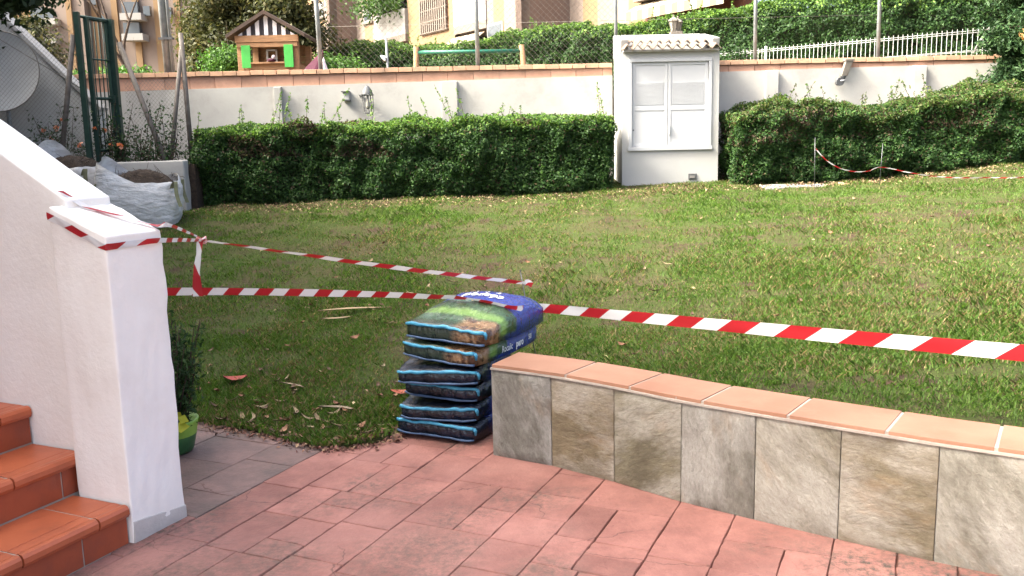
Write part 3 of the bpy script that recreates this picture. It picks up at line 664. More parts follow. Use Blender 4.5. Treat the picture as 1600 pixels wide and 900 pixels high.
hedge('hedge', 'tall brownish green hedge right of the white meter cabinet', [(3.10, 12.35), (5.2, 12.35), (7.6, 12.4)], 1.2, lambda s: .90+.3*(np.asarray(s)/4.5)**1.6, lambda s: 1.92+.24*np.minimum(np.asarray(s)/4.0, 1)+.04*np.sin(np.asarray(s)*2.3), 110000, .041, G_DK,
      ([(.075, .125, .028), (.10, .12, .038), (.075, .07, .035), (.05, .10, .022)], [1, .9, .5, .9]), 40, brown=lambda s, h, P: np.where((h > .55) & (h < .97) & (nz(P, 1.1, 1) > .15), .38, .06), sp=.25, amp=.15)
G_BK = ([(.014, .037, .011), (.021, .052, .014), (.033, .074, .019), (.05, .098, .026)], [1, 1.2, .9, .5])
hedge('hedge', 'long tall boundary hedge behind the back wall and wire fence', [(-5.4, 26), (-1.5, 23.8), (2.4, 21.2), (4.6, 19.4), (7.2, 17.6), (10.5, 16.8)], 1.2, lambda s: np.full(len(np.atleast_1d(s)), 2.2), lambda s: 4.22+.10*np.sin(np.asarray(s)*1.1)+.16*np.clip((np.asarray(s)-13)/3, 0, 1), 150000, .062, G_BK, G_LT, 30, sp=.3, amp=.14)
def tree(name, label, base, th, tr, crown, ncl, nl, size, pal, trunkmat=None, limbs=7, bare=False, cat='tree', grp=None):
    """crown: list of ellipsoids (dx,dy,dz,rx,ry,rz)"""
    root = thing(name, label, cat, base, group=grp); B = np.array(base, float); mb = MB()
    top = B+np.array([random.uniform(-.15, .15), random.uniform(-.1, .1), th]); midp = (B+top)/2+np.array([random.uniform(-.12, .12)*th*.3, 0, 0])
    mb.tube([B, midp, top], [tr, tr*.78, tr*.6], 8)
    cl = []
    for _ in range(ncl):
        e = crown[rng.integers(len(crown))]; v = rng.normal(size=3); v /= np.linalg.norm(v); v *= rng.random()**.4
        cl.append(B+np.array(e[:3])+v*np.array(e[3:]))
    cl = np.array(cl)
    for k in range(limbs):
        p = cl[rng.integers(ncl)]; m_ = (top+p)/2+rng.normal(size=3)*.2; mb.tube([top-np.array([0, 0, th*.25*random.random()]), m_, p], [tr*.45, tr*.25, tr*.06], 6)
        for _ in range(2):
            p2 = p+rng.normal(size=3)*.5; mb.tube([m_, (m_+p2)/2+rng.normal(size=3)*.1, p2], [tr*.2, tr*.12, tr*.03], 5)
    mb.build('trunk', trunkmat or M['bark'], root, smooth=True)
    if nl:
        j = rng.integers(ncl, size=nl); rr = np.array(crown)[:, 3:].mean()*.24; off = rng.normal(size=(nl, 3))*rr*np.array([1, 1, .7])
        P = cl[j]+off; N_ = off/np.linalg.norm(off, axis=1)[:, None]; N_[:, 2] += .5
        tint = (.75+.5*rng.random(ncl))[j][:, None]
        V, q, c = leaf_arrays(P, N_, size, palette(nl, *pal)*tint)
        tag(link('crown', fast_mesh(V-B, q, c), M['leaf'], root), kind='stuff')
    return root
OLV = ([(.045, .05, .016), (.065, .066, .022), (.032, .04, .014), (.09, .082, .03)], [1, 1, 1, .4])
tree('broad_tree', 'broad olive green tree standing behind the wooden playhouse', (-7.1, 25, 2.35), 1.6, .22, [(0, 0, 2.6, 1.5, 1.4, 1.5), (-.7, 0, 1.8, .9, 1.2, .9), (1.0, 0, 2.0, 1.3, 1.4, 1.2), (.4, 0, 3.8, 1.5, 1.4, 1.0)], 100, 64000, .12, OLV)
tree('broad_tree', 'dark leafy tree beside the apartment block behind the lamp pole', (-7.5, 31, 2.35), 2.0, .2, [(0, 0, 3.0, .8, 1.0, 1.7), (-.5, 0, 4.4, .8, 1.0, 1.0)], 45, 20000, .15, ([(.03, .05, .02), (.045, .07, .028), (.065, .085, .03)], [1, 1, .6]))
tree('broad_tree', 'olive tree crown above the sloping grey wall', (-13.6, 25, 2.35), 1.0, .2, [(0, 0, 2.2, 1.2, 1.2, 1.0), (-1.2, 0, 2.9, 1.3, 1.2, 1.0), (.6, 0, 1.6, .9, 1.0, .9)], 60, 26000, .13, OLV)
SHR = ([(.035, .085, .016), (.055, .12, .022), (.08, .16, .034)], [1, 1, .7])
for x_, y_, h_, r_, lb in ((-8.0, 19.5, .9, .55, 'low green shrub behind the wall near the bare tree'), (-6.1, 20, 1.25, .75, 'bright green shrub left of the wooden playhouse'), (-4.2, 22.5, 1.35, .8, 'bright green shrub behind the lamp pole beside the playhouse'), (-9.4, 20, .9, .6, 'small light green shrub seen through the green gate')):
    tree('shrub', lb, (x_, y_, 2.35), .25, .05, [(0, 0, h_*.62, r_, r_, h_*.42)], 22, 5200, .085, SHR, limbs=4, cat='shrub')
# bare tree
bt = thing('bare_tree', 'leafless dark branching tree before the pale apartment block', 'tree', (-9.9, 24, 2.35)); mb = MB()
def branch(p, d, ln, r, lev):
    p = np.array(p, float); e = p+d*ln; mid_ = (p+e)/2+rng.normal(size=3)*ln*.06; mb.tube([p, mid_, e], [r, r*.85, r*.68], 6 if lev < 3 else 4, cap=False)
    if lev >= 6: return
    for k in range(2 if lev else 3):
        dd = d+rng.normal(size=3)*np.array([.36, .25, .2])+np.array([0, 0, .12]); dd /= np.linalg.norm(dd); branch(e, dd, ln*random.uniform(.66, .86), r*.62, lev+1)
branch((-9.9, 24, 2.3), np.array([-.06, 0, 1.]), 1.5, .075, 0); mb.build('trunk', M['bark'], bt, smooth=True)
# conifer at the right end of the wall
cf = thing('conifer', 'dark green conifer overhanging the right end of the back wall', 'tree', (7.95, 13.25, .9))
tube('trunk', [(7.95, 13.25, .8), (7.93, 13.25, 3.0), (7.9, 13.25, 6.2)], [.13, .1, .03], M['bark'], cf)
L = []; bb = MB()
for k in range(190):
    z_ = 2.15+3.6*rng.random(); an = rng.uniform(0, 6.283); ln = (1.0+.06*(z_-2.4))*(.55+.5*rng.random())
    b = np.array([7.93, 13.25, z_]); e = b+np.array([math.cos(an)*ln, math.sin(an)*ln*.8, ln*random.uniform(-.28, .2)]); bb.tube([b, (b+e)/2+np.array([0, 0, .05]), e], [.018, .012, .004], 4)
    m_ = 420; t_ = .2+.8*rng.random((m_, 1))**.7; pp = b+(e-b)*t_+rng.normal(size=(m_, 3))*np.array([.12, .12, .08])*(1.1-.4*t_)
    dirn = np.tile((e-b)/ln, (m_, 1)); cc = palette(m_, [(.02, .05, .018), (.032, .07, .024), (.05, .095, .032)], [1, 1, .5])
    if k == 3: cc[:] = palette(m_, [(.36, .19, .07), (.26, .13, .05)], [1, 1])
    L.append(leaf_arrays(pp, dirn*0+rng.normal(size=(m_, 3)), .075, cc, aspect=.36))
V, q, c = joinl(L); tag(link('needles', fast_mesh(V-np.array(ORG[cf]), q, c), M['needle'], cf), kind='stuff'); bb.build('boughs', M['bark'], cf)
L = []
for k in range(5):
    b = np.array([7.35, 12.5, 3.05]); e = np.array([6.85+.1*k, 12.32, 2.82+.13*k]); m_ = 90; t_ = rng.random((m_, 1)); pp = b+(e-b)*t_+rng.normal(size=(m_, 3))*.03
    L.append(leaf_arrays(pp, rng.normal(size=(m_, 3)), .085, palette(m_, [(.38, .21, .08), (.28, .14, .05)], [1, 1]), aspect=.2))
V, q, c = joinl(L); tag(link('dead_bough', fast_mesh(V-np.array(ORG[cf]), q, c), M['needle'], cf), kind='stuff')
# tree by the house whose lowest twigs hang into view
tr_ = tree('broad_tree', 'dark leafy tree by the house with twigs hanging over the garden', (-8.6, 10.2, 0), 4.2, .2, [(0, 0, 5.6, 1.7, 1.7, 1.2), (.6, -.3, 4.9, 1.3, 1.2, .7), (1.75, -.2, 4.05, .75, .6, .40), (2.95, -.2, 3.33, .5, .5, .10), (2.9, -.2, 3.42, .6, .5, .12)], 75, 22000, .085, ([(.02, .035, .014), (.03, .05, .02)], [1, 1]))
# ================================================================== BEHIND THE WALL
# wire fence on the wall
wf = thing('wire_fence', 'tall chain link fence on slim grey posts behind the back wall', 'fence', (1.5, 14.4, 2.4))
for x_, r_ in ((-2.93, .036), (-.475, .034), (1.69, .028), (3.865, .03), (5.79, .032)):
    tube('post', [(x_+.02, 14.42, 2.35), (x_-(.03 if x_ < -2 else 0), 14.42, 5.2)], r_, M['grey_metal'], wf)
def chain(xa, ya, xb, yb, za, zb_, step, r, parent, mat, name='chain_link'):
    mb = MB(); L = math.hypot(xb-xa, yb-ya); H = zb_-za; dx, dy = (xb-xa)/L, (yb-ya)/L
    for sgn in (1, -1):
        s_ = -H
        while s_ < L+H:
            # line s = s_ + sgn*(z-za)
            z0, z1 = za, zb_
            f = lambda z: s_+sgn*(z-za) if sgn > 0 else s_+(zb_-za)-(z-za)
            p0, p1 = f(z0), f(z1)
            lo, hi = 0., L
            def cl(p): return (p-p0)/(p1-p0)
            t0, t1 = 0., 1.
            ta, tb = sorted((cl(lo), cl(hi))); t0, t1 = max(t0, ta), min(t1, tb)
            if t1 > t0:
                A_, B_ = p0+(p1-p0)*t0, p0+(p1-p0)*t1; o = .003*sgn
                mb.tube([(xa+dx*A_-dy*o, ya+dy*A_+dx*o, z0+(z1-z0)*t0), (xa+dx*B_-dy*o, ya+dy*B_+dx*o, z0+(z1-z0)*t1)], r, 3, cap=False)
            s_ += step
    return tag(mb.build(name, mat, parent), kind='stuff')
chain(-2.93, 14.42, 1.69, 14.42, 2.72, 5.1, .095, .0017, wf, M['wire'])
for z_ in (3.42, 4.9): tube('tension_wire', [(-2.93, 14.415, z_), (5.79, 14.415, z_)], .0028, M['wire'], wf, 4)
# lamp pole, twin pipe
lp = thing('lamp_pole', 'thick grey double pole rising behind the left part of the wall', 'pole', (-5.35, 14.5, 2.3))
tube('pole', [(-5.33, 14.5, 2.3), (-5.39, 14.5, 6.2)], .062, M['grey_metal'], lp, 12); tube('conduit', [(-5.235, 14.46, 2.3), (-5.30, 14.46, 6.2)], .026, M['grey_metal'], lp)
for z_ in (3.3, 4.3): box('clamp', (-5.32, 14.47, z_), (.22, .10, .035), M['lampgrey'], lp)
# small post with a white floodlight
sp_ = thing('garden_light', 'thin post with a small white lamp head before the tall hedge', 'lamp', (-2.0, 15.5, 2.3))
tube('post', [(-2.0, 15.5, 2.3), (-2.02, 15.5, 3.36)], .02, M['grey_metal'], sp_)
MB().add([(-2.13, 15.46, 3.06), (-2.04, 15.42, 3.03), (-2.03, 15.5, 3.06), (-2.12, 15.5, 3.08), (-2.10, 15.44, 3.02), (-2.04, 15.42, 2.98), (-2.03, 15.5, 2.97), (-2.08, 15.5, 2.98)], [(0, 1, 2, 3), (7, 6, 5, 4), (0, 4, 5, 1), (1, 5, 6, 2), (2, 6, 7, 3), (3, 7, 4, 0)]).build('lamp_head', M['shutter'], sp_)
# playhouse
ph = thing('playhouse', 'wooden playhouse with striped gable and green shutters', 'playhouse', (-4.67, 18.6, 2.35))
px0, px1, py0, py1 = -5.26, -4.06, 18.0, 19.2; ze = 3.70
for x_ in (px0+.06, px1-.06):
    for y_ in (py0+.05, py1-.05): box('post', (x_, y_, 2.99), (.12, .10, 1.28), M['wood'], ph, bevel=.008)
for k in range(7):
    z_ = 2.40+.115*k; box('plank', ((px0+px1)/2, py0+.02, z_+.055), (px1-px0-.25, .03, .108), M['wood'], ph, bevel=.004)
    for x_ in (px0+.05, px1-.05): box('plank', (x_, (py0+py1)/2, z_+.055), (.03, py1-py0-.22, .108), M['wood'], ph, bevel=.004)
for k in range(11): box('plank', ((px0+px1)/2, py1-.02, 2.455+.115*k), (px1-px0-.25, .03, .108), M['wood'], ph, bevel=.004)
box('beam', ((px0+px1)/2, py0-.02, ze-.03), (px1-px0+.03, .06, .13), M['wood'], ph, bevel=.006); box('beam', ((px0+px1)/2, py0-.01, ze-.145), (px1-px0-.02, .05, .085), M['wood'], ph, bevel=.006)
xc = -4.665; za = 4.17; hw = .70
def gz(x): return za-.06-(abs(x-xc)/hw)*(za-ze-.0)
n = 13; xs_ = [xc-.55+1.10*k/n for k in range(n+1)]
for k in range(n):
    a_, b_ = xs_[k], xs_[k+1]; pl = [(a_+.004, ze+.036), (b_-.004, ze+.036), (b_-.004, max(ze+.05, gz(b_))), (a_+.004, max(ze+.05, gz(a_)))]
    if a_ < xc < b_: pl = pl[:3]+[(xc, gz(xc))]+pl[3:]
    MB().prism(pl, py0-.005-(.012 if k % 2 == 0 else 0), py0+.03).build('gable_board', M['whiteboard'] if k % 2 == 0 else M['blackboard'], ph)
for sg in (-1, 1):
    MB().prism([(xc, za-.045), (xc+sg*(hw+.06), ze-.02), (xc+sg*(hw+.06), ze+.05), (xc, za+.03)], py0-.13, py1+.12).build('roof', M['darkwood'], ph)
for x_ in (-5.16+.085, -4.16-.085): box('shutter', (x_, py0-.045, 3.335), (.175, .03, .43), M['shutter_green'], ph, bevel=.006)
box('window_sill', (xc, py0-.02, 3.215), (.66, .08, .03), M['wood'], ph)
wfm = MB()
for c, d in (((-4.97, py1-.06, 3.4), (.03, .03, .36)), ((-4.78, py1-.06, 3.4), (.03, .03, .36)), ((-4.875, py1-.06, 3.4), (.18, .03, .03)), ((-4.875, py1-.06, 3.57), (.22, .03, .03)), ((-4.875, py1-.06, 3.24), (.22, .03, .03))): wfm.box(c, d)
wfm.build('rear_window_frame', M['whiteboard'], ph)
M['maroon'] = simple('maroon_cloth', (.055, .008, .024), (.038, .006, .016), 8, .85, .5, 20, .01); M['pinkcloth'] = simple('pale_cloth', (.62, .52, .56), (.5, .42, .46), 8, .85, .5, 20, .01)
ty = thing('toy', 'maroon toy lying on the playhouse window ledge', 'toy', (-4.58, 18.0, 3.23))
MB().lathe((-4.60, 17.99, 3.232), [(.0, 0), (.075, .005), (.085, .03), (.05, .06), (0, .065)], 10).build('body', M['maroon'], ty, smooth=True); MB().lathe((-4.55, 17.99, 3.285), [(0, 0), (.032, .015), (.038, .045), (.02, .075), (0, .08)], 10).build('head', M['pinkcloth'], ty, smooth=True)
tn = thing('folded_tent', 'purple and white play tent slumped beside the playhouse', 'tent', (-3.6, 17.6, 2.35))
def cone(ap, ring, name, mat):
    nP = len(ring); MB().add([ap]+ring, [(0, i+1, (i+1) % nP+1) for i in range(nP)]).build(name, mat, tn)
cone((-3.52, 17.7, 3.42), [(-3.98, 17.4, 2.9), (-3.75, 17.25, 2.75), (-3.56, 17.28, 2.72), (-3.50, 17.7, 2.7), (-3.9, 17.9, 2.75)], 'cover', M['maroon'])
cone((-3.50, 17.6, 3.27), [(-3.60, 17.2, 2.7), (-3.42, 17.2, 2.68), (-3.30, 17.4, 2.7), (-3.36, 17.7, 2.7), (-3.52, 17.75, 2.7)], 'lining', M['pinkcloth'])
# swing beam
sb_ = thing('swing_frame', 'green swing beam between two wooden posts behind the wall', 'swing', (-.7, 17, 2.35))
tube('beam', [(-1.66, 17, 3.255), (.27, 17, 3.24)], .036, M['barpaint'], sb_, 10)
for a_, b_ in (((-1.70, 17.0, 2.3), (-1.67, 17.0, 3.36)), ((.37, 17.0, 2.3), (.27, 17.0, 3.35)), ((-1.72, 17.6, 2.3), (-1.68, 17.06, 3.30)), ((.36, 17.6, 2.3), (.28, 17.06, 3.3))): tube('post', [a_, b_], .05, M['wood'], sb_, 8)
# twin lantern on a pier
ln_ = thing('twin_lantern', 'weathered twin lantern on a pier behind the meter cabinet', 'lamp', (2.9, 16, 2.3))
M['oldwhite'] = simple('old_lamp_paint', (.19, .17, .148), (.13, .115, .1), 12, .7, .3, 50)
tube('pier', [(2.93, 16, 2.3), (2.93, 16, 3.36)], .085, M['oldwhite'], ln_, 10); box('cap', (2.93, 16, 3.385), (.20, .20, .05), M['oldwhite'], ln_, bevel=.006)
for dx_, dy_, dz_ in ((-.035, -.05, 0), (.065, .10, -.005)):
    c_ = (2.915+dx_, 16+dy_, 3.41+dz_); hd_ = MB().lathe(c_, [(.045, 0), (.052, .01), (.052, .02), (.03, .02)], 6).build('lantern_base', M['oldwhite'], ln_)
    g_ = MB().lathe(c_, [(.042, .022), (.078, .175)], 6).build('glass', M['lampglass'], ln_); fm = MB()
    for k in range(6):
        an = math.pi/3*k; fm.tube([(c_[0]+.044*math.cos(an), c_[1]+.044*math.sin(an), c_[2]+.02), (c_[0]+.08*math.cos(an), c_[1]+.08*math.sin(an), c_[2]+.177)], .006, 4)
    fm.build('glazing_bars', M['oldwhite'], ln_)
    MB().lathe(c_, [(.098, .172), (.095, .182), (.05, .222), (.016, .237), (.012, .258), (.018, .268), (.0, .282)], 6).build('lantern_roof', M['oldwhite'], ln_)
# white mesh fence in front of the tall hedge
wm = thing('mesh_fence', 'low white wire mesh fence in front of the tall hedge', 'fence', (6.3, 17.5, 2.3))
fa, fb = Vector((4.1, 19.9, 0)), Vector((8.45, 15.85, 0)); Lf = (fb-fa).length; fd = (fb-fa)/Lf; rods = MB(); k = 0
while k*.085 < Lf:
    p = fa+fd*k*.085; rods.tube([(p.x, p.y, 2.3), (p.x, p.y, 3.38)], .0042, 4, cap=False); k += 1
tag(rods.build('rods', M['whitewire'], wm), kind='stuff')
for z_ in (2.62, 2.98, 3.0, 3.30, 3.335): tube('rail', [(fa.x, fa.y-.008, z_), (fb.x, fb.y-.008, z_)], .0045, M['whitewire'], wm, 4)
for t_ in (.0, .27):
    p = fa+fd*Lf*t_; tube('post', [(p.x, p.y-.03, 2.3), (p.x, p.y-.03, 3.40)], .028, M['whitewire'], wm)
tube('brace', [(7.95, 15.9, 2.75), (8.25, 15.85, 3.33)], .022, M['concrete'], wm)
# ---- apartment blocks
def pm(name, c1, c2):
    c1, c2 = tuple(v*.31 for v in c1), tuple(v*.31 for v in c2)
    return simple(name, c1, c2, .6, .9, 0, stain=(tuple(x*.75 for x in c1), .25), ssc=.7)
B_ = dict(cream=pm('facade_cream', (.56, .45, .39), (.52, .42, .36)), peach=pm('facade_peach', (.60, .40, .22), (.55, .36, .20)), pink=pm('facade_pink', (.47, .34, .29), (.43, .31, .265)), white=pm('facade_white', (.74, .73, .71), (.69, .68, .67)), slab=pm('facade_slab', (.48, .40, .34), (.42, .35, .3)), dark=pm('recess_dark', (.07, .058, .05), (.05, .042, .038)), tan=pm('facade_tan', (.52, .27, .11), (.47, .245, .1)))  # side returns and balcony recesses: their shade is put into the wall colours
apt = thing('apartment_block', 'peach and cream apartment block with balconies behind the tall hedge', 'building', (0, 40, 2.3))
fD = Vector((-.54, .84, 0)).normalized(); rD = Vector((-.84, -.54, 0)).normalized()   # front runs left and away; rD = outward normal of the fronts
def pxdir(px): return (px-800)/1400
def hit(p, d, px):      # slide from p along d until it lies on the sight line with x/y = k
    k = pxdir(px); t = (k*p.y-p.x)/(d.x-k*d.y); return p+d*t
cur = Vector((pxdir(1160)*25, 25, 0)); F_ = []
def wallseg(p, q_, mat, z0=2.0, z1=15, name='wall', th=.35, out=0.):
    d = (q_-p).normalized(); n_ = Vector((d.y, -d.x, 0)); 
    if n_.dot(Vector((p.x, p.y, 0))) > 0: n_ = -n_
    a_, b_ = p+n_*out, q_+n_*out; c_, e_ = q_-n_*th, p-n_*th
    return MB().hexa([(*a_[:2], z0), (*b_[:2], z0), (*c_[:2], z0), (*e_[:2], z0), (*a_[:2], z1), (*b_[:2], z1), (*c_[:2], z1), (*e_[:2], z1)]).build(name, mat, apt)
pts = {}
def front(px, mat, **k):
    global cur
    nx_ = hit(cur, fD, px); 
    if mat: wallseg(cur, nx_, B_[mat], **k)
    pts[px] = (cur, nx_); r = (cur, nx_); cur = nx_; return r
def ret(px, mat):
    global cur
    nx_ = hit(cur, rD, px); wallseg(cur, nx_, B_[mat]); r = (cur, nx_); cur = nx_; return r
def balcony(p, q_, zf, mat, dep=1.1, ph_=1.0, awn=None, rail=True):
    """slab and parapet standing out from the recess between p and q_"""
    o = rD*.02; i_ = rD*(-1.6)
    def hx(a_, b_, t0, t1, z0, z1): return [(*(a_+rD*t0)[:2], z0), (*(b_+rD*t0)[:2], z0), (*(b_+rD*t1)[:2], z0), (*(a_+rD*t1)[:2], z0), (*(a_+rD*t0)[:2], z1), (*(b_+rD*t0)[:2], z1), (*(b_+rD*t1)[:2], z1), (*(a_+rD*t1)[:2], z1)]
    MB().hexa(hx(p, q_, dep, -1.5, zf-.28, zf)).build('balcony_slab', B_['slab'], apt)
    MB().hexa(hx(p, q_, dep, dep-.1, zf, zf+ph_)).hexa(hx(p, p+(q_-p).normalized()*.1, dep-.1, 0, zf, zf+ph_)).build('balcony_parapet', B_[mat], apt)
    if awn:
        a0, a1 = p+rD*.1, q_+rD*.1; b0, b1 = p+rD*(dep+.5), q_+rD*(dep+.5); zt_ = zf+2.35
        V = [(*a0[:2], zt_), (*a1[:2], zt_), (*b1[:2], zt_-.35), (*b0[:2], zt_-.35), (*b1[:2], zt_-.62), (*b0[:2], zt_-.62)]
        MB().add(V, [(0, 1, 2, 3), (3, 2, 4, 5)]).build('awning', M['awning'], apt)
def awnmat():
    s = N('striped_awning'); p = s.pos('obj'); sp2 = s.n('SeparateXYZ'); s.l(p, sp2.inputs[0])
    f_ = s.math('GREATER_THAN', s.math('FRACT', s.math('MULTIPLY', sp2.outputs[1], 2.4)), .5); return s.done(s.mix(f_, (.27, .24, .19), (.16, .12, .08)), .8)
M['awning'] = awnmat()
def window(p, q_, f0, f1, z0, z1, blind=True):
    d = q_-p; a_, b_ = p+d*f0, p+d*f1; L_ = (b_-a_)
    def hx(t0, t1, za_, zb2, i0=0., i1=0.): 
        A2, B2 = a_+L_.normalized()*i0, b_-L_.normalized()*i1
        return [(*(A2+rD*t0)[:2], za_), (*(B2+rD*t0)[:2], za_), (*(B2+rD*t1)[:2], za_), (*(A2+rD*t1)[:2], za_), (*(A2+rD*t0)[:2], zb2), (*(B2+rD*t0)[:2], zb2), (*(B2+rD*t1)[:2], zb2), (*(A2+rD*t1)[:2], zb2)]
    w_ = MB().hexa(hx(.03, 0, z0, z1)).build('window', B_['white'], apt)
    g_ = MB().hexa(hx(.045, .031, z0+.08, z1-.08, .08, .08)).build('pane', M['glass'], None); g_.parent = w_; g_.location = (0, 0, 0)
    if blind:
        b2 = MB().hexa(hx(.06, .046, (z0+z1)/2, z1-.06, .06, .06)).build('blind', B_['white'], None); b2.parent = w_
    s2 = MB().hexa(hx(.10, .0, z0-.09, z0-.005, -.08, -.08)).build('sill', B_['slab'], None); s2.parent = w_
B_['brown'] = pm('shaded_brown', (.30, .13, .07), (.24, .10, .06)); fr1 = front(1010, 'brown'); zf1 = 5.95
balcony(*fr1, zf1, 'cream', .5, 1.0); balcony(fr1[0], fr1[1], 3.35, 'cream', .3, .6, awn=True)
front(985, 'peach'); front(938, 'cream'); front(916, 'peach'); front(896, 'cream')
ret(823, 'pink'); fr2 = front(797, 'cream'); fr3 = front(781, 'peach'); front(771, 'cream')
rc = front(722, None); 
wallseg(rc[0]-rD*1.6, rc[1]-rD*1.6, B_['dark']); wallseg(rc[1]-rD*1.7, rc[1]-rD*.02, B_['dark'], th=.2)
Yz = lambda p: (p.y)
zb1 = 1.6+(214-28)/1400*rc[0].y*.98
balcony(*rc, zb1, 'white', .05, 1.0); balcony(rc[0], rc[1], zb1-2.75, 'white', .1, .5, awn=True)
window(fr3[0], fr3[1], .1, 1.6, 1.6+(220-62)/1400*fr3[0].y, 1.6+(220-40)/1400*fr3[0].y, False)
front(713, 'peach'); la = front(672, 'peach')
# lattice screen
lat = MB(); d_ = la[1]-la[0]; z0_, z1_ = 1.6+(220-50)/1400*la[0].y, 15
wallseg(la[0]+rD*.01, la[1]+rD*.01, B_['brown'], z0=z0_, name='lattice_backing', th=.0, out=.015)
for k in range(13):
    p = la[0]+d_*(k+.5)/13+rD*.08; lat.tube([(p.x, p.y, z0_), (p.x, p.y, z1_)], .045, 4)
k = 0
while z0_+k*.42 < z1_:
    a_, b_ = la[0]+rD*.07, la[1]+rD*.07; lat.tube([(a_.x, a_.y, z0_+k*.42), (b_.x, b_.y, z0_+k*.42)], .04, 4); k += 1
tag(lat.build('lattice_screen', B_['slab'], apt), kind='stuff')
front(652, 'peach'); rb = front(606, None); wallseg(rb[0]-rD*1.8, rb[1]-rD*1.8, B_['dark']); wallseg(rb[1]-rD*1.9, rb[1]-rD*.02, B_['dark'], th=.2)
zb2_ = 1.6+(222-58)/1400*rb[0].y
balcony(*rb, zb2_, 'white', .15, 1.0); balcony(rb[0], rb[1], zb2_+3.0, 'white', .15, 1.0); balcony(rb[0], rb[1], zb2_-3.0, 'cream', .1, 1.)
L = []
for k in range(3):
    pp = np.array([*(rb[0].lerp(rb[1], .2+.3*k)+rD*.7)[:2], zb2_+1.3])+rng.normal(size=(420, 3))*np.array([.45, .3, .28]); L.append(leaf_arrays(pp, rng.normal(size=(420, 3)), .16, palette(420, *SHR)*.6))
V, q, c = joinl(L); tag(link('balcony_plants', fast_mesh(V-np.array(ORG[apt]), q, c), M['leaf'], apt), kind='stuff')
front(598, 'cream'); w1 = front(586, 'peach'); window(w1[0], w1[1], -.05, 1.0, 1.6+(224-40)/1400*w1[0].y, 1.6+(224-16)/1400*w1[0].y)
front(574, 'cream'); ret(560, 'pink'); ret(534, 'pink')
front(526, 'cream'); w2 = front(519, 'peach'); window(w2[0], w2[1], .0, 1.0, 1.6+(226-34)/1400*w2[0].y, 1.6+(226-13)/1400*w2[0].y); front(508, 'cream'); w3 = front(500, 'peach'); window(w3[0], w3[1], 0, .9, 1.6+(226-40)/1400*w3[0].y, 1.6+(226-20)/1400*w3[0].y); front(488, 'cream')
box('back_mass', (cur.x+14, cur.y-2, 8.5), (12, 6, 13), B_['cream'], apt)
# far block at the left
fb_ = thing('apartment_block', 'distant cream apartment block with stepped roofline behind the bare tree', 'building', (-29, 70, 2.3))
def fx(px, Y=70): return pxdir(px)*Y
def fz(py, px, Y=70): return 1.6+(221-(px-800)*.0216-py)/1400*Y
def fbox(px0_, px1_, py0_, Y, mat, name='wall', py1_=None, th=6):
    x0, x1 = fx(px0_, Y), fx(px1_, Y); z1 = fz(py0_, (px0_+px1_)/2, Y); z0 = fz(py1_, (px0_+px1_)/2, Y) if py1_ else 2.0
    return box(name, ((x0+x1)/2, Y+th/2, (z0+z1)/2), (x1-x0, th, z1-z0), mat, fb_)
fbox(62, 86, 22, 70, B_['peach']); fbox(86, 138, 11, 69.5, B_['cream']); fbox(138, 146, 4, 69, B_['peach']); fbox(146, 166, 2, 69.2, B_['cream']); fbox(166, 340, -14, 70, B_['cream'])
fbox(97, 104, 0, 71, B_['cream'], 'chimney', th=1.5)
fbox(340, 470, -30, 72, B_['cream'])
for px_ in (176, 206, 238, 270, 300): fbox(px_, px_+9, -14, 69.8, B_['peach'], 'pier', th=.3)
for (a_, b_, t_, m_) in ((84, 104, 22, 38), (106, 118, 24, 40), (140, 146, 18, 28), (190, 196, 30, 42), (222, 246, 14, 32), (222, 246, 44, 62), (142, 149, 44, 56), (190, 197, 60, 72), (254, 264, 20, 34), (284, 296, 22, 36), (152, 160, 20, 30), (152, 160, 46, 56), (176, 184, 8, 18)):
    w_ = fbox(a_, b_, t_, 69.35, M['glass'], 'window', m_, .4)
for (a_, b_, t_, m_) in ((83, 120, 38, 47), (218, 250, 30, 40), (218, 250, 60, 70), (84, 118, 66, 75)): fbox(a_, b_, t_, 68.6, B_['white'], 'balcony', m_, 1.2)
# ================================================================== LEFT YARD
bedm = box('flower_bed', (-6.9, 13.1, .95), (5.3, 1.75, .88), M['soil']); tag(bedm, kind='structure')
lwl = thing('planter_wall', 'low white rendered planter wall beside the dark hedge', 'wall', (-5.6, 12.12, .6))
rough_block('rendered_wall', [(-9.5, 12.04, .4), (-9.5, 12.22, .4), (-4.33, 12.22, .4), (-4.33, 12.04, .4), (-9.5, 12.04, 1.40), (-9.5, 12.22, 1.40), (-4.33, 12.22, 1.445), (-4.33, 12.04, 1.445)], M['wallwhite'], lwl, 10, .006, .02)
sg_ = thing('sloping_wall', 'grey rendered wall with a straight sloping top behind the satellite dish', 'wall', (-8, 13.3, 1.3))
MB().prism([(-9.6, 1.3), (-5.9, 1.3), (-5.9, 2.18), (-6.28, 2.565), (-7.18, 3.52), (-9.6, 6.05)], 13.2, 13.38).build('wall_face', M['greyrender'], sg_)
MB().prism([(-5.88, 2.16), (-6.28, 2.567), (-7.18, 3.522), (-9.6, 6.06), (-9.6, 6.12), (-7.16, 3.57), (-6.26, 2.61), (-5.86, 2.21)], 13.15, 13.42).build('wall_top', M['wallwhite'], sg_)
dsh = thing('satellite_dish', 'large pale grey satellite dish with feed arms behind wire mesh', 'satellite dish', (-7.1, 12.9, 1.35))
V = []; nR, nA = 7, 36; Rd = .56; cd = Vector((-7.11, 12.95, 2.70)); ax = Vector((.10, -1, .14)).normalized(); e1 = ax.cross(Vector((0, 0, 1))).normalized(); e2 = e1.cross(ax)
for i in range(nR+1):
    r = Rd*i/nR
    for k in range(nA): an = 2*math.pi*k/nA; V.append(cd+e1*r*math.cos(an)+e2*r*math.sin(an)+ax*(.42*r*r))
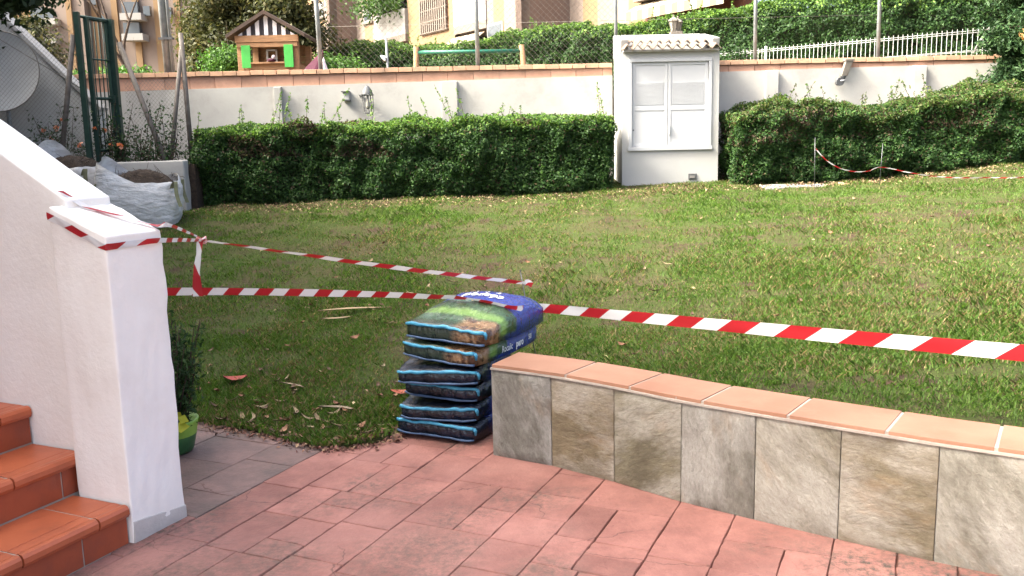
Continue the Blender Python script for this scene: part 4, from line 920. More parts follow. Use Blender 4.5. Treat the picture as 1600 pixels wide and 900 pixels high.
Fs = [(i*nA+k, i*nA+(k+1) % nA, (i+1)*nA+(k+1) % nA, (i+1)*nA+k) for i in range(nR) for k in range(nA)]
MB().add(V, Fs).build('reflector', M['dishgrey'], dsh, smooth=True)
tube('rim', [V[nR*nA+k % nA] for k in range(nA+1)], .008, M['wire'], dsh, 5)
fc = cd+ax*.50; tube('feed_arm', [V[nR*nA+0], fc], .008, M['wire'], dsh, 6); tube('feed_arm', [V[nR*nA+nA//2+9], fc], .008, M['rusty'], dsh, 6)
MB().tube([fc-e1*.06, fc+e1*.06], .022, 8).build('feed_horn', M['lampgrey'], dsh); tube('mast', [(-7.11, 13.0, 1.3), (-7.11, 13.02, 2.68)], .03, M['grey_metal'], dsh)
# gate
gt = thing('metal_gate', 'dark green barred metal gate standing above the rose bed', 'gate', (-5.6, 12.3, 1.3))
pA, pB, pC = Vector((-5.675, 12.28, 0)), Vector((-5.62, 12.42, 0)), Vector((-5.475, 12.82, 0)); zt_ = 3.36
def post3(p, z0, z1, r, name='post'): return box(name, (p.x, p.y, (z0+z1)/2), (r*2, r*2, z1-z0), M['green_metal'], gt, bevel=.004)
post3(pA, 1.2, zt_+.05, .034); post3(pB, 1.45, zt_+.0, .028, 'stile'); post3(pC, 1.2, zt_+.02, .045); post3(pC+Vector((-.035, -.06, 0)), 1.45, zt_-.03, .022, 'stile')
for z_ in (zt_-.015, 2.30, 1.60): tube('rail', [(pB.x, pB.y, z_), (pC.x, pC.y, z_)], .022, M['green_metal'], gt, 4)
tube('rail', [(pA.x, pA.y, zt_-.0), (pC.x, pC.y, zt_-.0)], .02, M['green_metal'], gt, 4); tube('rail', [(pB.x, pB.y, 2.82), (pC.x, pC.y, 2.82)], .012, M['green_metal'], gt, 4)
for k in range(1, 6): p = pB.lerp(pC, k/6.); tube('bar', [(p.x, p.y, 1.6), (p.x, p.y, zt_-.02)], .009, M['green_metal'], gt, 6)
box('lock', (pC.x-.03, pC.y-.075, 2.30), (.09, .05, .10), M['green_metal'], gt, bevel=.004)
yf = thing('yard_fence', 'rusty pipe posts with sagging wire mesh around the rose bed', 'fence', (-5.2, 12.4, 1.3))
for a_, b_, r_ in (((-6.10, 12.3, 1.35), (-5.74, 12.28, 3.12), .036), ((-4.66, 12.35, 1.35), (-5.36, 12.8, 3.06), .036), ((-4.41, 12.6, 1.3), (-4.43, 12.6, 3.15), .034), ((-4.68, 12.5, 1.35), (-4.44, 12.6, 2.93), .030)): tube('pipe_post', [a_, b_], r_, M['rusty'], yf, 8)
chain(-5.36, 12.85, -4.43, 12.62, 1.45, 2.55, .06, .0019, yf, M['wire']); chain(-8.4, 12.26, -5.70, 12.28, 1.45, 3.25, .06, .0019, yf, M['wire'])
tube('tension_wire', [(-7.6, 12.3, 3.65), (-5.7, 12.28, 2.42)], .006, M['wire'], yf, 5)
rs = thing('rose_bush', 'straggly rose bush with orange blooms under the green gate', 'shrub', (-5.6, 12.45, 1.35)); st_ = MB(); L = []; fl = []
for k in range(75):
    b = np.array([-6.5+1.95*rng.random(), 12.3+.5*rng.random(), 1.38]); h_ = .25+.62*rng.random()**1.5; e = b+np.array([rng.normal()*.16, rng.normal()*.1, h_]); st_.tube([b, (b+e)/2+rng.normal(size=3)*.04, e], [.006, .005, .003], 4)
    m_ = 45; t_ = rng.random((m_, 1)); L.append(leaf_arrays(b+(e-b)*t_+rng.normal(size=(m_, 3))*np.array([.07, .06, .06]), np.tile([0, -.5, .7], (m_, 1)), .05, palette(m_, [(.02, .045, .016), (.03, .06, .022), (.05, .05, .03)], [1, 1, .4])))
    if k % 5 == 0 and e[0] < -5.2: fl.append(e+np.array([0, -.06, 0]))
V, q, c = joinl(L); tag(link('foliage', fast_mesh(V-np.array(ORG[rs]), q, c), M['leaf'], rs), kind='stuff'); tag(st_.build('stems', M['bark'], rs), kind='stuff')
for e in fl:
    m_ = 14; V, q, c = leaf_arrays(np.tile(e, (m_, 1))+rng.normal(size=(m_, 3))*.010, rng.normal(size=(m_, 3)), .05, palette(m_, [(.65, .20, .08), (.70, .34, .22)], [1, .7]), aspect=.9); link('bloom', fast_mesh(V-np.array(ORG[rs]), q, c), M['leaf'], rs)
# lanterns etc. on the wall
jb = thing('junction_box', 'small white junction box on the back wall beside the lantern', 'box', (-2.46, 13.96, 2.33))
box('body', (-2.46, 13.945, 2.335), (.10, .075, .115), M['cabwhite'], jb, bevel=.006); box('lid', (-2.462, 13.932, 2.399), (.125, .115, .012), M['lampgrey'], jb); box('base', (-2.455, 13.94, 2.272), (.115, .085, .016), M['lampgrey'], jb)
wl_ = thing('wall_lantern', 'broken black wall lantern with open wire cage above the hedge', 'lamp', (-2.11, 13.95, 2.3))
tube('bracket', [(-2.26, 13.985, 2.345), (-2.16, 13.86, 2.345), (-2.13, 13.80, 2.38), (-2.12, 13.78, 2.45)], .018, M['lampgrey'], wl_)
MB().lathe((-2.115, 13.78, 2.345), [(.088, 0), (.07, .06), (.035, .11), (.012, .13), (0, .135)], 10).build('hood', M['lampgrey'], wl_, smooth=True)
cg = MB()
for k in range(5):
    an = 2*math.pi*k/5+.4; cg.tube([(-2.115+.085*math.cos(an), 13.78+.085*math.sin(an), 2.345), (-2.10+.068*math.cos(an), 13.78+.068*math.sin(an), 2.07)], .006, 4)
for z_, r_ in ((2.07, .068), (2.335, .085)): cg.tube([(-2.10+r_*math.cos(2*math.pi*k/10), 13.78+r_*math.sin(2*math.pi*k/10), z_) for k in range(11)], .006, 4)
cg.build('cage', M['lampgrey'], wl_); MB().lathe((-2.11, 13.78, 2.12), [(0, 0), (.03, .02), (.034, .06), (.018, .12), (.016, .2)], 8).build('bulb', M['lampglass'], wl_, smooth=True)
fl_ = thing('floodlight', 'pale box floodlight hanging from the coping above the right hedge', 'lamp', (5.12, 13.95, 2.5))
MB().hexa([(5.06, 13.90, 2.47), (5.155, 13.90, 2.47), (5.155, 13.97, 2.47), (5.06, 13.97, 2.47), (5.11, 13.86, 2.69), (5.22, 13.86, 2.69), (5.22, 13.955, 2.69), (5.11, 13.955, 2.69)]).build('housing', M['oldwhite'], fl_, bevel=.008)
box('cap', (5.165, 13.91, 2.705), (.14, .12, .03), M['oldwhite'], fl_, bevel=.004); MB().lathe((5.10, 13.93, 2.425), [(.025, 0), (.05, .045), (.05, .048)], 10).build('collar', M['lampgrey'], fl_)
MB().tube([(5.035, 13.86, 2.385), (5.03, 13.93, 2.39)], .062, 12).build('lens_ring', M['lampgrey'], fl_); tube('cable_arm', [(5.03, 13.87, 2.40), (5.10, 13.86, 2.405)], .012, M['shutter'], fl_)
# rubble sacks
M['sackwhite'] = simple('woven_sack', (.64, .63, .62), (.52, .51, .50), 5, .5, .8, 6, .045, stretch=(1, 1, 2.2), stain=((.2, .16, .12), .5), ssc=3); M['strap'] = simple('strap', (.20, .20, .11), (.15, .145, .09), 20, .8, .2)
def bigbag(name, label, c, wd, dp, ht, rz, lean, flap, seed):
    r2 = random.Random(seed); root = thing(name, label, 'sack', c, rz); nA, nH = 80, 26; V = []
    off = np.array([[seed*3.1, 0, 0]])
    for j in range(nH+1):
        t_ = j/nH
        for k in range(nA):
            an = 2*math.pi*k/nA; cs_, sn_ = math.cos(an), math.sin(an); ex = .55
            sx = math.copysign(abs(cs_)**ex, cs_); sy = math.copysign(abs(sn_)**ex, sn_)
            bul = (.86+.17*math.sin(math.pi*min(1, max(0, t_)))**.7+.08*t_); p = np.array([[sx, sy, t_*1.3]])+off
            wr = .040*float(nz(p, 2.0, 1)[0])+.016*float(nz(p*np.array([[1, 1, 3.5]]), 4, 2)[0])
            z_ = t_*ht+(flap*max(0, sy)*abs(sx)**2+.25*max(0, -sx) if t_ > .8 else 0)*(t_-.8)/.2+wr*.4
            V.append((sx*wd/2*(bul+wr)+lean*t_, sy*dp/2*(bul+wr), max(z_, .0)))
    Fs = [(j*nA+k, j*nA+(k+1) % nA, (j+1)*nA+(k+1) % nA, (j+1)*nA+k) for j in range(nH) for k in range(nA)]+[tuple(range(nA))[::-1]]
    me = mk(V, Fs, True); bm = bmesh.new(); bm.from_mesh(me); bmesh.ops.recalc_face_normals(bm, faces=bm.faces); bm.to_mesh(me); bm.free()
    link('sack_body', me, M['sackwhite'], root)
    # soil inside
    Vs = []; fsz = .97*ht; nR = 8
    for i in range(nR+1):
        for k in range(nA):
            an = 2*math.pi*k/nA; cs_, sn_ = math.cos(an), math.sin(an); sx = math.copysign(abs(cs_)**.55, cs_)*i/nR; sy = math.copysign(abs(sn_)**.55, sn_)*i/nR
            Vs.append((sx*wd*.465+lean*.85, sy*dp*.465, fsz+.15*(1-(i/nR)**2)+.05*sy-.12*(i/nR)**6+.025*float(nz([[sx*2+seed, sy*2, 0]], 3, 3)[0])))
    link('soil', mk(Vs, [(i*nA+k, i*nA+(k+1) % nA, (i+1)*nA+(k+1) % nA, (i+1)*nA+k) for i in range(nR) for k in range(nA)], True), M['soil'], root)
    tw = MB()
    for k in range(46):
        p = np.array([rng.uniform(-.4, .4)*wd+lean, rng.uniform(-.4, .4)*dp, fsz+.06]); d = rng.normal(size=3)*np.array([.12, .12, .05])+np.array([0, 0, .06]); tw.tube([p, p+d*.6+rng.normal(size=3)*.015, p+d], [.004, .003, .002], 4)
    tag(link('twigs', mk(tw.V, tw.F), M['bark'], root), kind='stuff')
    for sx, sy, ox in ((-1, -1, .0), (1, -1, 0), (-1, 1, 0), (1, 1, 0)):
        p = Vector((sx*wd*.43+lean, sy*dp*.43, ht*.86)); n_ = 14; V = []; up_ = .16 if (sx, sy) != (-1, 1) else .42
        for k in range(n_+1):
            t_ = k/n_; c2 = p+Vector((sx*.10*t_+.02*math.sin(6*t_), sy*.05*t_, up_*math.sin(math.pi*(t_**.8))-(.22*t_ if up_ < .3 else .1*t_)))
            V += [c2+Vector((.022, .008, 0)), c2-Vector((.022, .008, 0))]
        link('strap', mk(V, [(2*k, 2*k+1, 2*k+3, 2*k+2) for k in range(n_)], True), M['strap'], root)
    return root
bigbag('rubble_sack', 'slumped white builder sack of soil and roots nearest the planter wall', (-4.60, 11.15, lz(-4.6, 11.05)-.02), .94, .86, .58, .25, .03, .16, 1)
bigbag('rubble_sack', 'white builder sack of soil half hidden behind the stair parapet', (-5.56, 11.5, lz(-5.5, 11.4)-.02), .85, .80, .74, -.1, -.02, .20, 2)
# ================================================================== COMPOST SACKS
def sackmat(name, printed):
    s = N(name); p = s.pos('obj'); sp2 = s.n('SeparateXYZ'); s.l(p, sp2.inputs[0]); x, y, z_ = sp2.outputs
    def sm(v, a, b):
        mr = s.n('MapRange', interpolation_type='SMOOTHSTEP'); mr.inputs[1].default_value = a; mr.inputs[2].default_value = b; s.l(v, mr.inputs[0]); return mr.outputs[0]
    nzv = s.noise(p, 9, 5, .6, .3, .7); xw = s.math('ADD', x, s.math('MULTIPLY', s.math('SUBTRACT', nzv, .5), .03))
    navy, blue, black = (.008, .012, .026), (.022, .042, .24), (.008, .009, .012)
    lowside = s.math('SUBTRACT', 1, sm(z_, .028, .050))
    soilc = s.mix(s.noise(p, 26, 6, .7, .35, .65), (.17, .08, .032), (.33, .22, .125)); soilc = s.mix(s.noise(p, 14, 4, .6, .5, .6), soilc, (.07, .035, .02))
    if printed:
        g = s.mix(s.noise(p, 7, 5, .6, .3, .7), (.025, .058, .03), (.06, .11, .06)); g = s.mix(s.math('MULTIPLY', sm(xw, .13, .17), s.math('SUBTRACT', 1, sm(xw, .19, .23))), g, (.14, .25, .06))
        g = s.mix(s.math('SUBTRACT', 1, sm(xw, .045, .10)), g, (.03, .045, .03))
        patch = s.math('MULTIPLY', s.math('MULTIPLY', sm(s.math('MULTIPLY', y, -1), .02, .10), s.math('SUBTRACT', 1, sm(xw, .12, .16))), sm(s.noise(p, 6, 3, .5, .2, .8), .2, .5))
        g = s.mix(patch, g, soilc)
        d = s.n('VectorMath', operation='DISTANCE'); s.l(p, d.inputs[0]); d.inputs[1].default_value = (.19, -.13, .07); g = s.mix(s.math('SUBTRACT', 1, sm(d.outputs['Value'], .04, .055)), g, (.10, .07, .10))
        up_ = s.mix(sm(xw, .30, .325), g, blue); side = s.mix(sm(xw, .16, .24), s.mix(patch, (.03, .045, .035), soilc), blue)
        col = s.mix(lowside, up_, side)
    else:
        col = s.mix(s.noise(p, 4, 4, .6, .4, .6), black, navy)
        col = s.mix(s.math('MULTIPLY', sm(xw, .15, .25), sm(s.math('MULTIPLY', y, -1), .12, .2)), col, tuple(v*.8 for v in blue))
        col = s.mix(s.math('MULTIPLY', s.math('MULTIPLY', sm(s.math('MULTIPLY', y, -1), .03, .10), s.math('SUBTRACT', 1, sm(xw, .02, .04))), s.math('SUBTRACT', 1, sm(z_, .0, .022))), col, soilc)
    s.bump(s.math('ADD', s.noise(s.pos('obj', (1, 2.2, 1)), 13, 4, .6, 0, 1), s.math('MULTIPLY', s.noise(p, 45, 3, .6, 0, 1), .3)), .8, .03)
    return s.done(col, .14, .6)
M['sack_print'] = sackmat('printed_sack', True); M['sack_dark'] = sackmat('dark_sack', False)
M['cyan'] = simple('cyan_seam', (.07, .30, .44), (.035, .18, .32), 25, .35, .5, 60, .006, kind='obj'); M['slateblue'] = simple('blue_grey_seam', (.055, .10, .19), (.03, .055, .11), 25, .35, .5, 60, .006, kind='obj')
M['ink'] = simple('white_print', (.78, .79, .82), None, 5, .35, 0); M['yellowink'] = simple('yellow_print', (.70, .50, .08), None, 5, .4, 0)
def sack(label, c, yaw, L, Wd, H, mat, seed, dome=0., roll_=0., tilt=0.):
    """local x runs from the near short end to the far one, y to the right, z up from the underside"""
    root = thing('compost_sack', label, 'sack', c, 0, 'compost sacks stacked at the end of the low wall')
    root.rotation_euler = (roll_, tilt, math.pi/2-yaw)
    nx_, ny_ = 30, 22; sd_ = seed*7.3; sag = (.0, .016, .006, .018, .004, .010)[seed-1]
    def prof(X, Y): return max(0, 1-abs(X)**6)**.5*max(0, 1-abs(Y)**6)**.5
    def pt(i, j, side):
        X, Y = -1+2*i/nx_, -1+2*j/ny_
        fx_ = 1-.05*abs(Y)**6; fy_ = 1-.045*abs(X)**4+.02*math.cos(X*3)
        wob = .012*float(nz([[sd_, Y*.9, X*.5]], .8, 1)[0])
        x = L/2+L/2*X*fx_+(wob if X < -.6 else 0); y = Wd/2*Y*fy_
        pr = prof(X*.985, Y*.97); h0 = .33*H
        z = H/2+(1 if side else -1)*(h0+(H/2-h0)*pr) + (dome*max(0, 1-((X-.28)/1.0)**2)**1.2*max(0, 1-Y**4) if side else 0)
        z += .0045*float(nz([[X*3+sd_, Y*3, side*2]], 2.2, 2)[0])*(1 if side else .3) + .010*float(nz([[sd_, Y*.55, X*.5]], .55, 3)[0])*(1-pr)
        z -= sag*max(0, -X-.3)*(1 if side else .35)*(1+.5*math.sin(Y*2+seed))
        return Vector((x, -y, z))       # -y so that +Y of the loop is the right hand side
    V = []; ix = {}
    for s2 in (0, 1):
        for i in range(nx_+1):
            for j in range(ny_+1): ix[s2, i, j] = len(V); V.append(pt(i, j, s2))
    Fs = []
    for i in range(nx_):
        for j in range(ny_): Fs += [(ix[1, i, j], ix[1, i, j+1], ix[1, i+1, j+1], ix[1, i+1, j]), (ix[0, i, j], ix[0, i+1, j], ix[0, i+1, j+1], ix[0, i, j+1])]
    for i in range(nx_): Fs += [(ix[0, i, 0], ix[1, i, 0], ix[1, i+1, 0], ix[0, i+1, 0]), (ix[0, i, ny_], ix[0, i+1, ny_], ix[1, i+1, ny_], ix[1, i, ny_])]
    for j in range(ny_): Fs += [(ix[0, 0, j], ix[0, 0, j+1], ix[1, 0, j+1], ix[1, 0, j]), (ix[0, nx_, j], ix[1, nx_, j], ix[1, nx_, j+1], ix[0, nx_, j+1])]
    V = [Vector((v.x, -v.y, v.z)) for v in V]; V = [Vector((v.x, -v.y, v.z)) for v in V]
    me = mk(V, Fs, True); bm = bmesh.new(); bm.from_mesh(me); bmesh.ops.recalc_face_normals(bm, faces=bm.faces); bm.to_mesh(me); bm.free()
    body = link('sack_body', me, mat, root)
    # sealed edges of the near end
    def seam(name, side, dz, r, m_, j0=0, j1=ny_):
        P_ = [pt(0, j, side)+Vector((-.006, 0, dz+.0012*math.sin(j*.8+seed))) for j in range(j0, j1+1)]
        mb = MB(); mb.tube(P_, [r*(.92+.16*math.sin(k*.7+seed)) for k in range(len(P_))], 8); o = link(name, mk(mb.V, mb.F, True), m_, root); return o
    seam('upper_seam', 1, -.006, .0098, M['cyan']); seam('lower_seam', 0, .004, .0065, M['slateblue'])
    tip = pt(0, ny_, 1); mb = MB().tube([tip+Vector((-.006, 0, -.004)), tip+Vector((-.004, -.008, -.018)), tip+Vector((-.001, -.008, -.04))], [.010, .010, .006], 8); link('corner_seam', mk(mb.V, mb.F, True), M['cyan'], root)
    root['_pt'] = 0
    del root['_pt']
    return root, pt, nx_, ny_, L, Wd
ST = []
LB = ['dark compost sack lying on the paving at the bottom of the pile', 'dark compost sack second from the bottom of the pile', 'dark compost sack third from the bottom of the pile', 'dark sack with blue flank below the two printed sacks', 'blue compost sack with white side lettering under the topmost sack', 'topmost compost sack printed with green lawn and blue top']
cen = [(-.30, 4.99, 24, .50, 0), (-.31, 5.00, 18, .46, 0), (-.26, 5.02, 25, .47, 0), (-.32, 4.98, 15, .48, 0), (-.235, 4.985, 31, .50, 0), (-.20, 5.00, 29, .535, .085)]
z_ = .012
for k, (cx, cy, yw, wd_, dm) in enumerate(cen):
    H = .104 if k < 5 else .115; L_ = .70; yaw = R(yw); d_ = Vector((math.sin(yaw), math.cos(yaw), 0)); c_ = Vector((cx, cy, z_))-d_*L_/2
    ST.append(sack(LB[k], c_, yaw, L_, wd_, H, M['sack_print'] if k > 3 else M['sack_dark'], k+1, dm, R((1.5, -1, 1, -2, 2.5, 1)[k]), R((0, .6, -.5, .5, -1.0, -.8)[k])))
    z_ += (.103, .103, .104, .104, .107, 0)[k]
def put_text(body, txt, size, place, root, mat, bold=0., name='lettering', sx=1.):
    cu = bpy.data.curves.new('t', 'FONT'); cu.body = txt; cu.size = size; cu.align_x = 'CENTER'; cu.align_y = 'CENTER'; cu.offset = bold; cu.resolution_u = 3
    to = bpy.data.objects.new('t', cu); COL.objects.link(to); dg = bpy.context.evaluated_depsgraph_get(); me = bpy.data.meshes.new_from_object(to.evaluated_get(dg)); bpy.data.objects.remove(to)
    bm = bmesh.new(); bm.from_mesh(me); bmesh.ops.triangulate(bm, faces=bm.faces); bmesh.ops.subdivide_edges(bm, edges=[e for e in bm.edges if e.calc_length() > size*.25], cuts=2); bm.to_mesh(me); bm.free()
    for v in me.vertices: v.co = place(v.co.x*sx, v.co.y)
    return link(name, me, mat, root)
def on_top(sk, x0, y0, rot):
    root, pt, nx_, ny_, L_, Wd = sk; cs_, sn_ = math.cos(rot), math.sin(rot)
    def f(tx, ty):
        x = x0+tx*cs_-ty*sn_; y = y0+tx*sn_+ty*cs_; i = x/L_*nx_; j = (.5-y/Wd)*ny_
        i0, j0 = max(0, min(nx_-1, int(i))), max(0, min(ny_-1, int(j))); a_, b_ = i-i0, j-j0
        p = (pt(i0, j0, 1)*(1-a_)+pt(i0+1, j0, 1)*a_)*(1-b_)+(pt(i0, j0+1, 1)*(1-a_)+pt(i0+1, j0+1, 1)*a_)*b_
        return p+Vector((0, 0, .0035))
    return f
def on_side(sk, x0, z0, dep=.004):
    root, pt, nx_, ny_, L_, Wd = sk
    def f(tx, ty):
        x = x0+tx; i = max(0, min(nx_-1, int(x/L_*nx_))); a_ = x/L_*nx_-i
        lo = pt(i, ny_, 0)*(1-a_)+pt(i+1, ny_, 0)*a_; hi = pt(i, ny_, 1)*(1-a_)+pt(i+1, ny_, 1)*a_; hi2 = pt(i, ny_-3, 1)*(1-a_)+pt(i+1, ny_-3, 1)*a_
        t_ = (z0+ty-lo.z)/(hi.z-lo.z)
        p = lo.lerp(hi, t_) if t_ <= 1 else hi.lerp(hi2, (t_-1)*.8)
        return p+Vector((0, -dep, dep*.7))
    return f
top = ST[5]; b2 = ST[4]
put_text(None, 'césped', .092, on_top(top, .40, -.01, math.pi/2), top[0], M['ink'], .0022)
for k_, dy in enumerate((-.07, .0, .075)): put_text(None, 'v', .06, on_top(top, .475, dy, math.pi/2+.3*(k_-1)), top[0], M['ink'], .002, 'emblem')
put_text(None, 'Natural', .03, on_top(top, .305, -.04, math.pi/2), top[0], M['yellowink'], .001)
put_text(None, 'Rocalic', .052, on_side(b2, .31, .056), b2[0], M['ink'], .0005, sx=.78)
put_text(None, 'pero', .056, on_side(b2, .455, .056), b2[0], M['ink'], .0022, sx=.85)
put_text(None, '50l', .042, on_side(b2, .59, .062), b2[0], M['ink'], .0008, sx=.8)
# ================================================================== TAPES AND RODS
def ribbon(name, pts, wv, wd, parent, per=.157, shift=.25, sub=10, u0_=0., crease=.0):
    """pts + width directions, smooth in between; u along, v across"""
    P_ = [Vector(p) for p in pts]; Wv = [Vector(v).normalized() for v in wv]; C_ = []; D_ = []
    for i in range(len(P_)-1):
        p0, p1, p2, p3 = P_[max(i-1, 0)], P_[i], P_[i+1], P_[min(i+2, len(P_)-1)]
        for k in range(sub+(i == len(P_)-2)):
            t_ = k/sub; C_.append(p1.lerp(p2, t_) if sub < 3 else .5*((2*p1)+(p2-p0)*t_+(2*p0-5*p1+4*p2-p3)*t_*t_+(3*p1-p0-3*p2+p3)*t_**3)); D_.append(Wv[i].lerp(Wv[i+1], t_).normalized())
    V = []; uv = []; s_ = u0_; nv = 5
    for i, (c_, d_) in enumerate(zip(C_, D_)):
        if i: s_ += (c_-C_[i-1]).length
        t_ = (C_[min(i+1, len(C_)-1)]-C_[max(i-1, 0)]).normalized(); n_ = t_.cross(d_)
        if n_.length < 1e-4: n_ = Vector((0, 0, 1))
        n_.normalize(); ww = wd if not hasattr(wd, '__len__') else wd[0]+(wd[1]-wd[0])*i/(len(C_)-1)
        for j in range(nv):
            v = j/(nv-1)-.5; V.append(c_+d_*ww*v+n_*(crease*math.sin(j*2.1+i*.55)+.0015*math.sin(i*.9+j))); uv.append((s_/per, j/(nv-1)))
    Fs = [(i*nv+j, i*nv+j+1, (i+1)*nv+j+1, (i+1)*nv+j) for i in range(len(C_)-1) for j in range(nv-1)]
    me = mk(V, Fs, True); ul = me.uv_layers.new(name='UVMap')
    for lp_ in me.loops: ul.data[lp_.index].uv = uv[lp_.vertex_index]
    o = link(name, me, M['tape'], parent); 
    if parent is not None: o.location = -ORG[parent]
    return o
KN = Vector((-1.560, 4.5, 1.143)); RA = Vector((.077, 5.30, .762)); RB = Vector((.121, 5.30, .613))
ta = thing('barrier_tape', 'red and white tape looped round the pillar top and tied to the rod', 'barrier tape', KN)
Zv = (0, 0, 1); n_l = -A; n_r = -U
o_ = .007
ribbon('tape_loop', [W(.302, -o_, 1.345), W(.22, -o_, 1.318), W(.10, -o_, 1.268), W(.012, -o_, 1.232), W(-o_, .012, 1.228), W(-o_, .15, 1.228), W(-o_, .285, 1.224), KN], [(-.1, 0, 1), (0, 0, 1), (0, 0, 1), (0, 0, 1), (0, 0, 1), (0, 0, 1), (0, -.3, 1), (0, -.6, .6)], (.032, .020), ta, .19, sub=6)
ribbon('tape_loop', [W(.31, .075, 1.440), W(.235, .13, 1.374), W(.11, .21, 1.324), W(.02, .272, 1.288), W(-.03, .31, 1.284), KN+Vector((0, 0, .01))], [tuple(A), tuple(A*.9+Vector((0, 0, .1))), tuple(A), tuple(A), (0, -.5, .7), (0, -.6, .6)], (.03, .02), ta, .21, sub=6)
ribbon('tape_span', [KN, KN.lerp(RA, .2)+Vector((0, 0, -.004)), KN.lerp(RA, .5)+Vector((0, 0, -.010)), KN.lerp(RA, .8)+Vector((0, 0, -.006)), RA], [(0, -.8, .35), (0, -.8, .42), (0, -.6, .75), (0, -.65, .7), (0, -.7, .6)], (.036, .036), ta, .20)
ribbon('tape_tail', [KN+Vector((0, -.012, .012)), KN+Vector((-.012, -.02, -.07)), KN+Vector((-.03, -.02, -.17)), KN+Vector((-.034, -.012, -.285))], [(1, .5, .3), (1, -.6, 0), (1, -.4, 0), (1, .1, 0)], (.030, .052), ta, .26, sub=6)
MB().tube([KN+Vector((-.02, 0, .012)), KN+Vector((.004, -.02, .0)), KN+Vector((.022, 0, .014)), KN+Vector((.018, .012, -.014)), KN+Vector((-.006, .01, -.018)), KN+Vector((-.018, 0, .008))], .007, 6).build('knot', simple('knot_tape', (.6, .1, .1), (.75, .72, .72), 60, .45, 0), ta, smooth=True)
tail_end = MB(); ribbon('tape_end', [RA, RA+Vector((.02, -.01, .004)), RA+Vector((.045, -.015, -.012))], [(0, -.3, 1), (.3, 0, 1), (.4, 0, .8)], (.04, .03), ta, .2, sub=5, u0_=.1)
tb = thing('barrier_tape', 'long red and white tape crossing over the sacks and the low wall', 'barrier tape', RB)
TL = [Vector((-2.16, 4.15, .90)), Vector((-1.803, 4.60, .867)), Vector((-1.0, 4.85, .800)), Vector((-.47, 5.01, .742)), Vector((-.24, 4.93, .738)), Vector((.02, 4.87, .690)), RB]
ribbon('tape_span', TL, [(0, -.4, 1), (0, -.4, 1), (0, -.5, 1), (-.2, -.75, .75), (-.4, -.8, .45), (-.3, -.7, .7), (0, 0, 1)], (.046, .05), tb, .157, sub=8)
TE = Vector((2.72, 2.20, .890))
ribbon('tape_span', [RB, RB.lerp(TE, .1), RB.lerp(TE, .35)+Vector((0, 0, -.006)), RB.lerp(TE, .7)+Vector((0, 0, -.008)), TE], [(0, -.1, 1), (0, -.25, 1), (.08, -.12, 1), (.05, -.05, 1), (0, 0, 1)], (.055, .067), tb, .32, crease=.0006, u0_=.08)
tcx = thing('barrier_tape', 'thin red and white tape sagging between rods before the right hedge', 'barrier tape', (4.7, 11.6, 1.0))
tp = [(3.925, 11.59, 1.425), (4.05, 11.59, 1.29), (4.21, 11.585, 1.185), (4.40, 11.585, 1.128), (4.60, 11.585, 1.125), (4.771, 11.585, 1.172), (5.1, 11.5, 1.10), (5.457, 11.4, 1.04), (5.9, 11.2, 1.012), (6.285, 11.0, 1.018), (7.2, 10.7, 1.06)]
tp = [(x, y, max(z2, lz(x, y)+.03)) for x, y, z2 in tp]
ribbon('tape_span', tp, [(.2, -.5, .8)]*len(tp), (.016, .016), tcx, .2, sub=5)
M['steel'] = simple('rod_steel', (.16, .165, .175), (.12, .12, .125), 20, .4, .1, metal=.6)
def rod(label, a_, b_):
    r_ = thing('steel_rod', label, 'rod', a_); tube('shaft', [a_, b_], .0032, M['steel'], r_, 6); MB().tube([Vector(b_)-Vector((0, 0, .004)), Vector(b_)+Vector((0, 0, .006))], .0055, 6).build('tip', M['steel'], r_)
rod('thin steel rod holding tape behind the stacked sacks', (.165, 5.31, lz(.165, 5.31)-.05), (.052, 5.305, .835))
rod('thin steel rod with the tape end before the right hedge', (3.93, 11.6, lz(3.93, 11.6)-.05), (3.915, 11.6, 1.56)); rod('second thin steel rod carrying sagging tape by the right hedge', (4.765, 11.6, lz(4.77, 11.6)-.05), (4.785, 11.6, 1.47))
rod('steel rod at the far end of the long tape beyond the low wall', (2.72, 2.2, -.05 if sdist([(2.72, 2.2)])[0] < 0 else .38), (2.72, 2.2, .96))
# ================================================================== SMALL THINGS
ds = rough_block('concrete_slab', [(3.36, 11.82, .82), (3.38, 12.2, .82), (4.22, 12.2, .82), (4.24, 11.86, .82), (3.36, 11.82, .925), (3.38, 12.2, .945), (4.22, 12.2, .95), (4.24, 11.86, .935)], M['concrete'], None, 8, .006, .012)
tag(ds, 'flat grey concrete slab lying at the foot of the right hedge', 'slab')
bp = MB().hexa([(4.30, 11.80, .90), (4.45, 11.76, .90), (4.47, 11.83, .90), (4.33, 11.88, .90), (4.31, 11.80, .975), (4.44, 11.77, .96), (4.46, 11.83, .965), (4.33, 11.87, .98)]).build('brick_fragment', M['coping'], None, bevel=.006); tag(bp, 'broken orange brick piece beside the concrete slab', 'brick')
